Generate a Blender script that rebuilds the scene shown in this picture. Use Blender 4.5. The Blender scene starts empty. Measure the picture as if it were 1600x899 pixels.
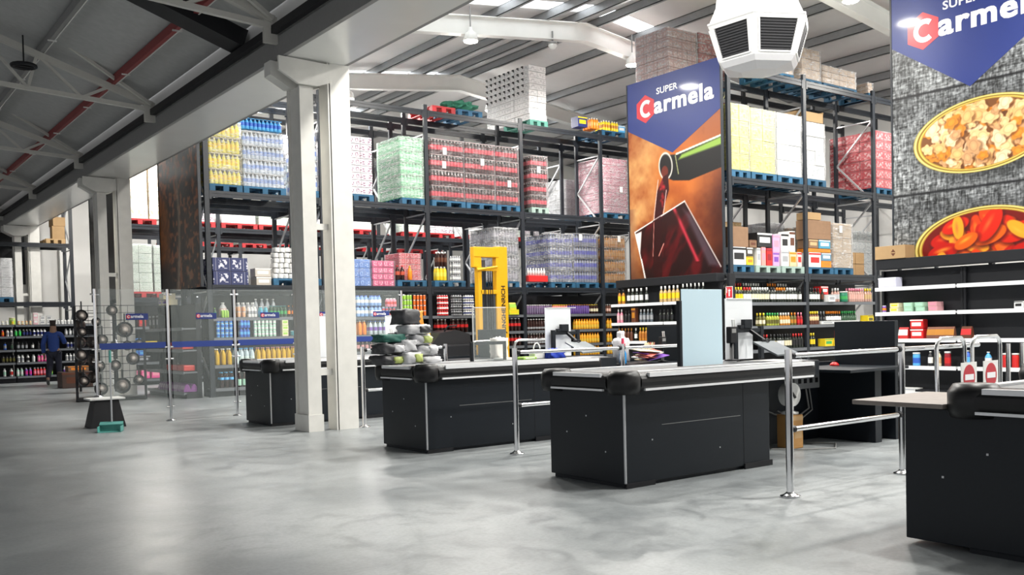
import bpy, bmesh, math, random
import numpy as np
from mathutils import Vector, Matrix
random.seed(7)
PI = math.pi
SC = bpy.context.scene
COL = SC.collection

# ---------------------------------------------------------------- camera
# world axes: X runs along the checkout counters, Y across them, Z up; eye height 1.3 m
FPX, CY, PITCH, ROLL, YAW, EYE = 1463.9, 552.37, -0.0273273, -0.0236896, 0.928029, 1.3
def _w(v):
    a = Vector((math.sin(YAW), math.cos(YAW), 0)); b = Vector((-math.cos(YAW), math.sin(YAW), 0))
    return Vector((v.dot(a), v.dot(b), v.z))
_cp, _sp, _cr, _sr = math.cos(PITCH), math.sin(PITCH), math.cos(ROLL), math.sin(ROLL)
_F0, _U0, _R0 = Vector((0, _cp, _sp)), Vector((0, -_sp, _cp)), Vector((1, 0, 0))
CR, CU, CF = _w(_R0*_cr + _U0*_sr), _w(-_R0*_sr + _U0*_cr), _w(_F0)
CAM = Vector((0, 0, EYE))
cd = bpy.data.cameras.new('camera'); cam = bpy.data.objects.new('camera', cd); COL.objects.link(cam)
M = Matrix((CR, CU, -CF)).transposed().to_4x4(); M.translation = CAM
cam.matrix_world = M
cd.sensor_width = 36; cd.lens = FPX/1600*36; cd.shift_y = (CY-449.5)/1600; cd.clip_end = 200
SC.camera = cam
def ray(x, y): return CF + CR*((x-800)/FPX) - CU*((y-CY)/FPX)
def onY(x, y, Y): d = ray(x, y); return CAM + d*(Y/d.y)
def onX(x, y, X): d = ray(x, y); return CAM + d*(X/d.x)
def onZ(x, y, z=0): d = ray(x, y); return CAM + d*((z-EYE)/d.z)
PYV = [500]                                       # picture height at which widths are being taken
def XY(px, Y): return onY(px, PYV[0], Y).x       # X of a sight line on a plane Y = const
def ZY(px, py, Y): return onY(px, py, Y).z

# ---------------------------------------------------------------- world and exposure
SC.view_settings.view_transform = 'Standard'; SC.view_settings.look = 'None'
SC.view_settings.gamma = 1; SC.view_settings.use_curve_mapping = False
SC.view_settings.exposure = -0.02
W = bpy.data.worlds.new('world'); SC.world = W; W.use_nodes = True
W.node_tree.nodes['Background'].inputs[0].default_value = (.98, .98, 1, 1)
W.node_tree.nodes['Background'].inputs[1].default_value = 0.75
SKY_E, LAMP_W, SKY_W = 3.0, 230, 55

def area(name, loc, sx, sy, watts, col=(1, 1, 1), rot=(0, 0, 0)):
    l = bpy.data.lights.new(name, 'AREA'); l.shape = 'RECTANGLE'; l.size = sx; l.size_y = sy
    l.energy = watts; l.color = col
    o = bpy.data.objects.new(name, l); COL.objects.link(o); o.location = loc; o.rotation_euler = rot
    return o

# ---------------------------------------------------------------- materials
MATS = {}
def newmat(name):
    m = bpy.data.materials.new(name); m.use_nodes = True
    MATS[name] = m
    return m, m.node_tree, m.node_tree.nodes['Principled BSDF']
def col4(c): return (c[0], c[1], c[2], 1)
def N(nt, t, **kw):
    n = nt.nodes.new(t)
    for k, v in kw.items(): setattr(n, k, v)
    return n
def pm(name, c, rough=.5, metal=0, coat=0, noise=.0, nscale=20, spec=None, bump=0, vary=0):
    """plain surface with a little procedural unevenness"""
    if name in MATS: return MATS[name]
    m, nt, b = newmat(name)
    b.inputs['Roughness'].default_value = rough; b.inputs['Metallic'].default_value = metal
    if coat: b.inputs['Coat Weight'].default_value = coat; b.inputs['Coat Roughness'].default_value = .08
    if spec is not None: b.inputs['Specular IOR Level'].default_value = spec
    tc = N(nt, 'ShaderNodeTexCoord'); nz = N(nt, 'ShaderNodeTexNoise'); nz.inputs['Scale'].default_value = nscale
    nz.inputs['Detail'].default_value = 4
    nt.links.new(tc.outputs['Object'], nz.inputs['Vector'])
    mx = N(nt, 'ShaderNodeMix', data_type='RGBA')
    k = noise or .04
    mx.inputs[6].default_value = col4([max(0, v*(1-k)) for v in c]); mx.inputs[7].default_value = col4([min(1, v*(1+k)) for v in c])
    nt.links.new(nz.outputs['Fac'], mx.inputs[0])
    out = mx.outputs[2]
    if vary:
        oi = N(nt, 'ShaderNodeObjectInfo'); hs = N(nt, 'ShaderNodeHueSaturation')
        mr = N(nt, 'ShaderNodeMapRange'); mr.inputs[3].default_value = 1-vary; mr.inputs[4].default_value = 1+vary
        nt.links.new(oi.outputs['Random'], mr.inputs[0]); nt.links.new(mr.outputs[0], hs.inputs['Value'])
        nt.links.new(out, hs.inputs['Color']); out = hs.outputs[0]
    nt.links.new(out, b.inputs['Base Color'])
    if bump:
        bp = N(nt, 'ShaderNodeBump'); bp.inputs['Strength'].default_value = bump; bp.inputs['Distance'].default_value = .02
        nt.links.new(nz.outputs['Fac'], bp.inputs['Height']); nt.links.new(bp.outputs[0], b.inputs['Normal'])
    return m
def emit(name, c, s):
    m, nt, b = newmat(name)
    b.inputs['Base Color'].default_value = col4(c); b.inputs['Emission Color'].default_value = col4(c)
    b.inputs['Emission Strength'].default_value = s
    return m
def film(name, c, opac, rough=.15, crinkle=0, edge=None):
    """clear sheet: mostly see-through, the rest glossy and faintly milky"""
    m, nt, b = newmat(name)
    b.inputs['Base Color'].default_value = col4(c); b.inputs['Roughness'].default_value = rough
    tr = N(nt, 'ShaderNodeBsdfTransparent'); mx = N(nt, 'ShaderNodeMixShader')
    out = nt.nodes['Material Output']
    fr = N(nt, 'ShaderNodeLayerWeight'); fr.inputs['Blend'].default_value = .25
    mr = N(nt, 'ShaderNodeMapRange'); mr.inputs[3].default_value = opac; mr.inputs[4].default_value = min(1, opac+.45)
    nt.links.new(fr.outputs['Fresnel'], mr.inputs[0])
    fac = mr.outputs[0]
    if crinkle:
        tc = N(nt, 'ShaderNodeTexCoord'); mp = N(nt, 'ShaderNodeMapping'); mp.inputs['Scale'].default_value = (3, 3, 14)
        mp.inputs['Rotation'].default_value = (.3, .2, 0)
        nz = N(nt, 'ShaderNodeTexNoise'); nz.inputs['Scale'].default_value = 2.2; nz.inputs['Detail'].default_value = 6; nz.inputs['Distortion'].default_value = 1.2
        nt.links.new(tc.outputs['Object'], mp.inputs[0]); nt.links.new(mp.outputs[0], nz.inputs['Vector'])
        r = N(nt, 'ShaderNodeMapRange'); r.inputs[1].default_value = .5; r.inputs[2].default_value = .68; r.inputs[3].default_value = 0; r.inputs[4].default_value = crinkle
        nt.links.new(nz.outputs['Fac'], r.inputs[0])
        ad = N(nt, 'ShaderNodeMath', operation='ADD', use_clamp=True); nt.links.new(fac, ad.inputs[0]); nt.links.new(r.outputs[0], ad.inputs[1]); fac = ad.outputs[0]  # whiter noise streaks stand in for highlights along the creases
        bp = N(nt, 'ShaderNodeBump'); bp.inputs['Strength'].default_value = .6; bp.inputs['Distance'].default_value = .02
        nt.links.new(nz.outputs['Fac'], bp.inputs['Height']); nt.links.new(bp.outputs[0], b.inputs['Normal'])
    nt.links.new(fac, mx.inputs[0]); nt.links.new(tr.outputs[0], mx.inputs[1]); nt.links.new(b.outputs[0], mx.inputs[2])
    nt.links.new(mx.outputs[0], out.inputs[0])
    return m
def printed(name, c, ink, line, bw=.3, bh=.2, amount=.5, rough=.5, detail=38, c2=None, film_k=.0):
    """stacked printed cartons or packs: joints, ink blocks of lettering, sheen"""
    m, nt, b = newmat(name)
    b.inputs['Roughness'].default_value = rough
    tc = N(nt, 'ShaderNodeTexCoord'); sx = N(nt, 'ShaderNodeSeparateXYZ'); nt.links.new(tc.outputs['Object'], sx.inputs[0])
    ad = N(nt, 'ShaderNodeMath', operation='ADD'); nt.links.new(sx.outputs[0], ad.inputs[0]); nt.links.new(sx.outputs[1], ad.inputs[1])
    cb = N(nt, 'ShaderNodeCombineXYZ'); nt.links.new(ad.outputs[0], cb.inputs[0]); nt.links.new(sx.outputs[2], cb.inputs[1])
    def brick(w, h, mort, off=.5):
        br = N(nt, 'ShaderNodeTexBrick'); br.offset = off
        br.inputs['Scale'].default_value = 1; br.inputs['Brick Width'].default_value = w; br.inputs['Row Height'].default_value = h
        br.inputs['Mortar Size'].default_value = mort; br.inputs['Mortar Smooth'].default_value = .1
        nt.links.new(cb.outputs[0], br.inputs['Vector']); return br
    b1 = brick(bw, bh, .006, 0)
    b1.inputs['Color1'].default_value = col4(c); b1.inputs['Color2'].default_value = col4(c2 or [v*.9 for v in c]); b1.inputs['Mortar'].default_value = col4(line)
    # ink: one block in the middle of each carton side, broken into marks by noise
    b2 = brick(bw, bh, min(bw, bh)*.2, 0)
    nz = N(nt, 'ShaderNodeTexNoise'); nz.inputs['Scale'].default_value = detail; nz.inputs['Detail'].default_value = 2
    nt.links.new(cb.outputs[0], nz.inputs['Vector'])
    r = N(nt, 'ShaderNodeMapRange'); r.inputs[1].default_value = .5; r.inputs[2].default_value = .54; r.inputs[3].default_value = 0; r.inputs[4].default_value = 1
    nt.links.new(nz.outputs['Fac'], r.inputs[0])
    inv = N(nt, 'ShaderNodeMath', operation='SUBTRACT'); inv.inputs[0].default_value = 1; nt.links.new(b2.outputs['Fac'], inv.inputs[1])
    mu = N(nt, 'ShaderNodeMath', operation='MULTIPLY'); nt.links.new(inv.outputs[0], mu.inputs[0]); nt.links.new(r.outputs[0], mu.inputs[1])
    mu2 = N(nt, 'ShaderNodeMath', operation='MULTIPLY'); nt.links.new(mu.outputs[0], mu2.inputs[0]); mu2.inputs[1].default_value = amount*1.6
    mu2.use_clamp = True
    mx = N(nt, 'ShaderNodeMix', data_type='RGBA'); nt.links.new(mu2.outputs[0], mx.inputs[0]); nt.links.new(b1.outputs[0], mx.inputs[6]); mx.inputs[7].default_value = col4(ink)
    nt.links.new(mx.outputs[2], b.inputs['Base Color'])
    bp = N(nt, 'ShaderNodeBump'); bp.inputs['Strength'].default_value = .4; bp.inputs['Distance'].default_value = .02; bp.invert = True
    nt.links.new(b1.outputs['Fac'], bp.inputs['Height']); nt.links.new(bp.outputs[0], b.inputs['Normal'])
    return m

def concrete():
    m, nt, b = newmat('polished_concrete')
    tc = N(nt, 'ShaderNodeTexCoord')
    def nz(s, d=6, dist=0, rough=.6):
        n = N(nt, 'ShaderNodeTexNoise'); n.inputs['Scale'].default_value = s; n.inputs['Detail'].default_value = d
        n.inputs['Distortion'].default_value = dist; n.inputs['Roughness'].default_value = rough
        nt.links.new(tc.outputs['Object'], n.inputs['Vector']); return n
    a, b_, c = nz(.55, 8, .8), nz(3.2, 8, .5, .7), nz(38, 3)
    def mix(f, c1, c2, lo, hi):
        r = N(nt, 'ShaderNodeMapRange'); r.inputs[1].default_value = lo; r.inputs[2].default_value = hi
        nt.links.new(f, r.inputs[0])
        x = N(nt, 'ShaderNodeMix', data_type='RGBA'); nt.links.new(r.outputs[0], x.inputs[0])
        for i, v in ((6, c1), (7, c2)):
            if isinstance(v, tuple): x.inputs[i].default_value = col4(v)
            else: nt.links.new(v, x.inputs[i])
        return x.outputs[2]
    base = mix(a.outputs[0], (.20, .218, .228), (.36, .382, .39), .34, .66)
    base2 = mix(b_.outputs[0], (.185, .20, .21), base, .30, .52)
    sp = N(nt, 'ShaderNodeMix', data_type='RGBA', blend_type='MULTIPLY'); sp.inputs[0].default_value = .35
    nt.links.new(base2, sp.inputs[6])
    r = N(nt, 'ShaderNodeMapRange'); r.inputs[1].default_value = .3; r.inputs[2].default_value = .6; r.inputs[3].default_value = .6; r.inputs[4].default_value = 1.1
    nt.links.new(c.outputs[0], r.inputs[0]); nt.links.new(r.outputs[0], sp.inputs[7])
    nt.links.new(sp.outputs[2], b.inputs['Base Color'])
    rr = N(nt, 'ShaderNodeMapRange'); rr.inputs[3].default_value = .2; rr.inputs[4].default_value = .5
    nt.links.new(b_.outputs[0], rr.inputs[0]); nt.links.new(rr.outputs[0], b.inputs['Roughness'])
    return m
CONC = concrete()
WHITE = pm('white_paint', (.78, .78, .75), .45, noise=.06, nscale=3)
COLW = pm('chipped_white_paint', (.74, .73, .69), .5, noise=.12, nscale=6, bump=.1)
SOFF = pm('glossy_soffit_paint', (.74, .74, .72), .22, noise=.05, nscale=2)
GREYP = pm('grey_paint', (.24, .24, .235), .55, noise=.08)
DGREY = pm('dark_grey_paint', (.12, .125, .13), .5)
PANEL = pm('roof_panel', (.70, .68, .67), .5, noise=.05, nscale=4)
LPANEL = pm('weathered_roof_sheet', (.42, .425, .42), .55, noise=.16, nscale=9)
PURL = pm('galvanised_purlin', (.30, .31, .32), .4, metal=.3, noise=.15, nscale=14)
REDP = pm('red_oxide_purlin', (.24, .035, .035), .6)
BLACK = pm('black_steel', (.012, .0125, .015), .5, spec=.3)
RACK = pm('rack_steel', (.020, .024, .031), .42, noise=.2, spec=.4)
SHELFG = pm('shelf_grey', (.14, .15, .165), .4)
GOND = pm('gondola_black', (.012, .013, .016), .5, spec=.3)
SILV = pm('bare_zinc', (.55, .56, .58), .35, metal=.6)
CHROME = pm('chrome', (.78, .78, .79), .14, metal=1)
ALU = pm('aluminium', (.84, .85, .87), .3, metal=.1)
CNT = pm('anthracite_panel', (.0085, .0115, .016), .42, noise=.2, nscale=60, spec=.3)
RUB = pm('black_rubber', (.008, .008, .009), .38, noise=.2, spec=.35)
BELT = pm('conveyor_belt', (.10, .105, .11), .55)
GLASS = film('clear_glass', (.85, .93, .92), .07, .04)
FROST = film('milky_blue_acrylic', (.62, .80, .90), .88, .2)
WFROST = film('milky_white_acrylic', (.84, .87, .90), .93, .25)
WRAP = film('stretch_wrap', (.85, .86, .88), .12, .2, crinkle=.45)
WRAPT = film('thin_wrap', (.9, .9, .92), .05, .15, crinkle=.22)
NAVY = pm('navy_print', (.012, .03, .19), .45, coat=.12)
LOGOR = pm('logo_red', (.62, .02, .035), .4, coat=.1)
INKW = pm('white_print', (.88, .88, .9), .35)
YEL = pm('truck_yellow', (.80, .42, .01), .4, noise=.08)
CARD = pm('cardboard', (.42, .27, .13), .8, noise=.1, nscale=8, vary=.12)
CARDD = pm('dark_cardboard', (.24, .14, .08), .8, noise=.14, nscale=8, vary=.12)
WOODP = pm('pallet_wood', (.45, .30, .15), .8, noise=.2)
BLUEP = pm('pallet_blue', (.02, .10, .19), .7, noise=.35, nscale=10, vary=.25)
REDPL = pm('pallet_red', (.42, .02, .025), .6, noise=.2, vary=.2)
GRNP = pm('pallet_green', (.10, .32, .26), .7, noise=.25)
PALEP = pm('pallet_pale_green', (.30, .40, .36), .7, noise=.25)

# ---------------------------------------------------------------- mesh builder
class MB:
    def __init__(s): s.v = []; s.f = []; s.m = []; s.sm = []; s.cur = 0
    def add(s, vs, fs, smooth=False, mat=None):
        o = len(s.v); s.v += [tuple(v) for v in vs]
        for f in fs:
            s.f.append(tuple(i+o for i in f)); s.m.append(s.cur if mat is None else mat); s.sm.append(smooth)
        return s
    def box(s, x0, x1, y0, y1, z0, z1, mat=None, rz=0, c=None):
        vs = [Vector(p) for p in ((x0,y0,z0),(x1,y0,z0),(x1,y1,z0),(x0,y1,z0),(x0,y0,z1),(x1,y0,z1),(x1,y1,z1),(x0,y1,z1))]
        if rz:
            c = Vector(c or ((x0+x1)/2, (y0+y1)/2, 0)); R = Matrix.Rotation(rz, 3, 'Z'); vs = [R@(v-c)+c for v in vs]
        return s.add(vs, [(3,2,1,0),(4,5,6,7),(0,1,5,4),(1,2,6,5),(2,3,7,6),(3,0,4,7)], mat=mat)
    def cbox(s, x0, x1, y0, y1, z0, z1, b=.006, mat=None):
        """box with chamfered edges"""
        bm = bmesh.new(); bmesh.ops.create_cube(bm, size=1)
        for v in bm.verts: v.co = Vector((x0+(v.co.x+.5)*(x1-x0), y0+(v.co.y+.5)*(y1-y0), z0+(v.co.z+.5)*(z1-z0)))
        bmesh.ops.bevel(bm, geom=bm.edges[:], offset=b, segments=2, affect='EDGES', profile=.6)
        bm.verts.index_update(); s.add([v.co for v in bm.verts], [[v.index for v in f.verts] for f in bm.faces], mat=mat); bm.free(); return s
    def prism(s, pts, axis, a, b, mat=None, smooth=False):
        """polygon in the plane across axis ('x': pts are (y,z); 'y': (x,z); 'z': (x,y)) extruded from a to b"""
        def P(p, t): return {'x': (t, p[0], p[1]), 'y': (p[0], t, p[1]), 'z': (p[0], p[1], t)}[axis]
        n = len(pts); vs = [P(p, a) for p in pts] + [P(p, b) for p in pts]
        s.add(vs, [tuple(range(n))[::-1], tuple(range(n, 2*n))], mat=mat)
        return s.add(vs, [(i, (i+1) % n, n+(i+1) % n, n+i) for i in range(n)], smooth=smooth, mat=mat)
    def bar(s, p, q, w, h=None, mat=None, up=(0, 0, 1)):
        p, q = Vector(p), Vector(q); h = h or w; d = (q-p).normalized(); u = Vector(up)
        if abs(d.dot(u)) > .99: u = Vector((1, 0, 0))
        r = d.cross(u).normalized(); u = r.cross(d)
        vs = [e + r*(a*w/2) + u*(b*h/2) for e in (p, q) for a, b in ((-1,-1),(1,-1),(1,1),(-1,1))]
        return s.add(vs, [(3,2,1,0),(4,5,6,7),(0,1,5,4),(1,2,6,5),(2,3,7,6),(3,0,4,7)], mat=mat)
    def tube(s, pts, r, seg=10, mat=None, cap=True):
        pts = [Vector(p) for p in pts]; rs = r if isinstance(r, (list, tuple)) else [r]*len(pts)
        rings = []
        ref = Vector((0, 0, 1))
        for i, p in enumerate(pts):
            d = (pts[min(i+1, len(pts)-1)] - pts[max(i-1, 0)]).normalized()
            if abs(d.dot(ref)) > .95: ref = Vector((1, .2, 0)).normalized()
            a = d.cross(ref).normalized(); b = a.cross(d)
            ref = b
            rings.append([p + (a*math.cos(t)+b*math.sin(t))*rs[i] for t in [2*PI*k/seg for k in range(seg)]])
        vs = [v for rg in rings for v in rg]
        fs = [(i*seg+k, i*seg+(k+1) % seg, (i+1)*seg+(k+1) % seg, (i+1)*seg+k) for i in range(len(pts)-1) for k in range(seg)]
        s.add(vs, fs, True, mat)
        if cap:
            n = len(pts); s.add(rings[0], [tuple(range(seg))], mat=mat); s.add(rings[-1], [tuple(range(seg))[::-1]], mat=mat)
        return s
    def lathe(s, prof, seg=12, c=(0, 0, 0), mats=None, smooth=True, sq=0):
        """prof: (r, z) rows; mats: material per band; sq squares the section"""
        def pt(r, k):
            t = 2*PI*(k+.5)/seg
            if sq:
                cx, cy = math.cos(t), math.sin(t); f = 1/max(abs(cx), abs(cy)); f = 1+(f-1)*sq
                return (c[0]+r*cx*f, c[1]+r*cy*f)
            return (c[0]+r*math.cos(t), c[1]+r*math.sin(t))
        vs = [(*pt(r, k), c[2]+z) for r, z in prof for k in range(seg)]
        for i in range(len(prof)-1):
            s.add([], [], smooth)
            o = len(s.v) if i == 0 else o
            if i == 0: s.v += vs
            for k in range(seg):
                s.f.append((o+i*seg+k, o+i*seg+(k+1) % seg, o+(i+1)*seg+(k+1) % seg, o+(i+1)*seg+k))
                s.m.append(mats[i] if mats else s.cur); s.sm.append(smooth)
        if prof[0][0] > .0005: s.f.append(tuple(o+k for k in range(seg))[::-1]); s.m.append(mats[0] if mats else s.cur); s.sm.append(False)
        if prof[-1][0] > .0005: s.f.append(tuple(o+(len(prof)-1)*seg+k for k in range(seg))); s.m.append(mats[-1] if mats else s.cur); s.sm.append(False)
        return s
    def merge(s, other, T=None, off=0):
        o = len(s.v); s.v += [tuple(T@Vector(v)) if T else v for v in other.v]
        s.f += [tuple(i+o for i in f) for f in other.f]; s.m += [i+off for i in other.m]; s.sm += other.sm; return s
    def mesh(s, name, mats):
        me = bpy.data.meshes.new(name); me.from_pydata(s.v, [], s.f)
        for m in (mats if isinstance(mats, (list, tuple)) else [mats]): me.materials.append(m)
        me.polygons.foreach_set('material_index', s.m); me.polygons.foreach_set('use_smooth', s.sm)
        me.update(); return me
    def build(s, name, mats, parent=None, loc=(0, 0, 0), rz=0):
        o = bpy.data.objects.new(name, s.mesh(name, mats)); COL.objects.link(o)
        o.location = loc; o.rotation_euler = (0, 0, rz)
        if parent: o.parent = parent
        return o
def tag(o, label, cat, group=None, kind=None):
    o['label'] = label; o['category'] = cat
    if group: o['group'] = group
    if kind: o['kind'] = kind
    return o
def struct(o): o['kind'] = 'structure'; return o
def thing(name, label, cat, loc=(0, 0, 0), rz=0, group=None):
    o = bpy.data.objects.new(name, None); COL.objects.link(o); o.empty_display_size = .2
    o.location = loc; o.rotation_euler = (0, 0, rz)
    return tag(o, label, cat, group)
def dup(root, loc=None, rz=None, label=None, group=None, scale=None):
    def cp(o, par):
        c = o.copy(); COL.objects.link(c); c.parent = par
        for ch in [x for x in KIDS.get(o, [])]: cp(ch, c)
        return c
    KIDS = {}
    def walk(o):
        KIDS[o] = list(o.children)
        for c in o.children: walk(c)
    walk(root)
    r = cp(root, None)
    if loc is not None: r.location = loc
    if rz is not None: r.rotation_euler = (0, 0, rz)
    if scale is not None: r.scale = scale
    if label: r['label'] = label
    if group: r['group'] = group
    elif label and 'group' in r: del r['group']
    return r
def text_mb(txt, size, bold=0, spacing=1.0, align='LEFT'):
    """lettering as a flat mesh in the local x-z plane facing -y"""
    cu = bpy.data.curves.new('t', 'FONT'); cu.body = txt; cu.size = size; cu.offset = bold; cu.space_character = spacing
    cu.align_x = align; cu.resolution_u = 3; cu.extrude = .0015
    ob = bpy.data.objects.new('t', cu); COL.objects.link(ob)
    dg = bpy.context.evaluated_depsgraph_get(); me = bpy.data.meshes.new_from_object(ob.evaluated_get(dg))
    b = MB(); b.add([(v.co.x, -v.co.z, v.co.y) for v in me.vertices], [tuple(p.vertices) for p in me.polygons])
    COL.objects.unlink(ob); bpy.data.objects.remove(ob); bpy.data.curves.remove(cu); bpy.data.meshes.remove(me)
    return b
def T(x=0, y=0, z=0, rz=0, s=1): return Matrix.Translation((x, y, z)) @ Matrix.Rotation(rz, 4, 'Z') @ Matrix.Scale(s, 4)
# ================================================================ THE SHELL
FRAMES = [0.85, 6.15, 11.45, 16.75, 22.1, 27.4, 32.7]
RX, RZ, SL = 14.9, 8.44, .125            # ridge line and roof pitch of the main hall
def roofz(x): return RZ - SL*abs(x-RX)
XE0, XE1, YB, YF = 5.92, 24.0, -6.0, 34.8
struct(MB().box(-16, XE1+.2, YB-6, YF+.2, -.3, 0).build('floor', CONC))
# main hall roof, two slopes, with skylight strips set into it
SKYL = [(16.0, 16.55, 9.6, 14.75), (16.0, 16.55, 15.2, 20.2), (22.6, 23.4, 15.2, 20.2), (22.6, 23.4, 9.6, 14.75), (4.8, 5.9, 9.6, 14.75), (4.8, 5.9, 15.2, 20.2), (27.6, 28.5, 9.6, 14.75), (-1.5, -.4, 9.6, 14.75)]  # strips out of view are added for the light they give
rf = MB()
ys = sorted({YB, YF} | {a for s in SKYL for a in s[:2]})
xs = [XE0-.6, 9.6, 14.75, RX, 15.2, 20.2, XE1]
for i in range(len(ys)-1):
    for j in range(len(xs)-1):
        y0, y1, x0, x1 = ys[i], ys[i+1], xs[j], xs[j+1]
        if any(abs(y0-s[0]) < .01 and x0 >= s[2]-.01 and x1 <= s[3]+.01 for s in SKYL): continue
        z0, z1 = roofz(x0)+.2, roofz(x1)+.2
        rf.prism([(x0, z0), (x1, z1), (x1, z1+.12), (x0, z0+.12)], 'y', y0, y1)
struct(rf.build('ceiling', PANEL))
SKYM = emit('skylight_sheet', (.93, .97, 1.0), SKY_E)
for k, (y0, y1, x0, x1) in enumerate(SKYL):
    z0, z1 = roofz(x0)+.24, roofz(x1)+.24
    b = MB().prism([(x0, z0), (x1, z1), (x1, z1+.02), (x0, z0+.02)], 'y', y0, y1)
    struct(b.build('window_%d' % (k+1), SKYM))
    if k < 2: continue
    o = area('skylight_light', ((x0+x1)/2, (y0+y1)/2, min(z0, z1)-.35 if False else (z0+z1)/2-.06), x1-x0, y1-y0, SKY_W, (.93, .97, 1))
    o.rotation_euler = (0, math.atan2(-(z1-z0), x1-x0), 0)
# purlins run the whole hall (Y direction)
px_ = [6.35, 7.7, 9.2, 10.75, 12.3, 13.7, 14.6, 15.25, 16.5, 18.0, 19.5, 21.0, 22.5, 23.7]
for k, x in enumerate(px_):
    z = roofz(x)
    b = MB().box(x-.035, x-.02, YB, YF, z, z+.2).box(x-.035, x+.05, YB, YF, z, z+.014).box(x-.035, x+.05, YB, YF, z+.186, z+.2)
    struct(b.build('trim_%d' % (k+1), PURL))
# portal frames: tapered white rafters
kk = 40
for y in FRAMES:
    for sgn in (-1, 1):
        xe = XE0 if sgn < 0 else XE1
        b = MB()
        pts = [(RX, RZ), (RX, RZ-.42), (RX+sgn*6.3, roofz(RX+sgn*6.3)-.38), (xe, roofz(xe)-.78), (xe, roofz(xe))]
        b.prism(pts, 'y', y-.012, y+.012)
        lo = pts[1:4]
        for q in range(2):
            b.bar((lo[q][0], y, lo[q][1]), (lo[q+1][0], y, lo[q+1][1]), .2, .02)
        b.bar((RX, y, RZ-.01), (xe, y, roofz(xe)-.01), .2, .02)
        struct(b.build('trim_%d' % kk, WHITE)); kk += 1
# wall between the halls sits on the big box beam
b = MB().box(4.93, 4.99, YB, YF, 4.83, 5.10, 1).box(4.99, 5.80, YB, YF, 4.83, 7.6, 0).box(5.80, 5.92, YB, YF, 4.87, 7.6, 1)  # right edge strip: its shade is put into the darker grey
struct(b.build('wall_between', [SOFF, GREYP]))
struct(MB().box(5.93, 5.99, YB, YF, 4.95, 4.97).box(6.0, 6.03, YB, YF, 5.0, 7.3).build('trim_60', PURL))
# outer walls
struct(MB().box(-16, XE1, YF, YF+.2, 0, 9).build('wall_far', pm('wall_white', (.72, .71, .69), .6, noise=.04, nscale=2)))
struct(MB().box(XE1, XE1+.2, YB, YF, 0, 9).build('wall_right', MATS['wall_white']))
struct(MB().box(5.9, XE1, YB-.2, YB, 0, 9).build('wall_near', MATS['wall_white']))
# dark window and pilasters on the far wall
def ywin(px0, px1, py0, py1, Y): return onY(px0, py0, Y).x, onY(px1, py1, Y).x, onY(px0, py1, Y).z, onY(px1, py0, Y).z
x0, x1, z0, z1 = 4.2, onY(39, 420, YF).x, ZY(39, 445, YF), 6.2
b = MB().box(x0, x1, YF-.06, YF-.01, z0, z1, 0).box(x0, x0+.9, YF-.07, YF-.06, z0+.4, z1, 1)
struct(b.build('window_20', [BLACK, pm('dark_red_shutter', (.16, .03, .03), .6)]))
b = MB()
for p in (43, 92): 
    x = onY(p, 420, YF).x; b.box(x, x+.28, YF-.22, YF, 0, 6.5)
struct(b.build('trim_61', WHITE))
# left hall roof: sheet on purlins, sloping up away from the beam
LS = .34
def lz(x): return 5.29 + LS*(4.88-x) + .2
LH = -4.3
struct(MB().prism([(4.93, lz(4.93)), (LH, lz(LH)), (LH, lz(LH)+.08), (4.93, lz(4.93)+.08)], 'y', YB, YF).build('ceiling_left', LPANEL))
struct(MB().prism([(LH, lz(LH)), (2*LH-4.93, lz(4.93)), (2*LH-4.93, lz(4.93)+.08), (LH, lz(LH)+.08)], 'y', YB, YF).build('ceiling_left_far', LPANEL))
kk = 70
for x, mm in ((4.25, REDP), (3.17, GREYP), (2.1, GREYP), (1.0, GREYP), (-.1, GREYP), (-1.2, GREYP), (-2.4, GREYP), (-3.6, GREYP)):
    z = lz(x)
    b = MB().box(x-.03, x+.03, YB, YF, z-.14, z-.01, 0).box(x+.03, x+.045, YB, YF, z-.15, z-.13, 1)
    for y in np.arange(8, 34, 2.65): b.bar((x-.06, y, z-.15), (x+.07, y, z-.15), .02, .02, mat=1)
    struct(b.build('trim_%d' % kk, [mm, SOFF])); kk += 1
struct(MB().box(4.84, 4.92, YB, YF, 5.12, 5.22, 0).build('trim_80', BLACK))  # black strip put in for the shade of the gap above the fascia
# trusses of the left hall
for n, y in enumerate(FRAMES[2:]):
    b = MB()
    e = (4.9, y, 5.22); TR = [e, (2.55, y, 5.36), (0, y, 5.5), (-4.3, y, 5.6)]
    UC = [(4.88, y, 5.30), (2.58, y, 6.07), (0, y, 6.93), (LH, y, 8.35)]
    for q in range(3):
        b.bar(TR[q], TR[q+1], .07, .07); b.bar(UC[q], UC[q+1], .09, .10)
    def lo(x): return Vector((x, y, np.interp(-x, [-t[0] for t in TR], [t[2] for t in TR])))
    def up(x): return Vector((x, y, np.interp(-x, [-t[0] for t in UC], [t[2] for t in UC])))
    xx = [4.2, 3.75, 3.1, 2.95, 2.2, 1.4, .5, -.6, -1.8, -3, -4.2]
    for i in range(len(xx)-1):
        b.bar(lo(xx[i]) if i % 2 else up(xx[i]), up(xx[i+1]) if i % 2 else lo(xx[i+1]), .045)
    b.bar((4.85, y-.06, 5.30), (2.0, y-.8, 6.75), .05)
    b.box(4.75, 4.93, y-.03, y+.03, 5.0, 5.34)
    struct(b.build('trim_%d' % (90+n), pm('cream_truss_paint', (.55, .54, .50), .5)))
struct(MB().bar((4.93, 12.7, lz(4.93)-.12), (0, 12.7, lz(0)-.12), .42, .24).build('trim_97', BLACK))
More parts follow.
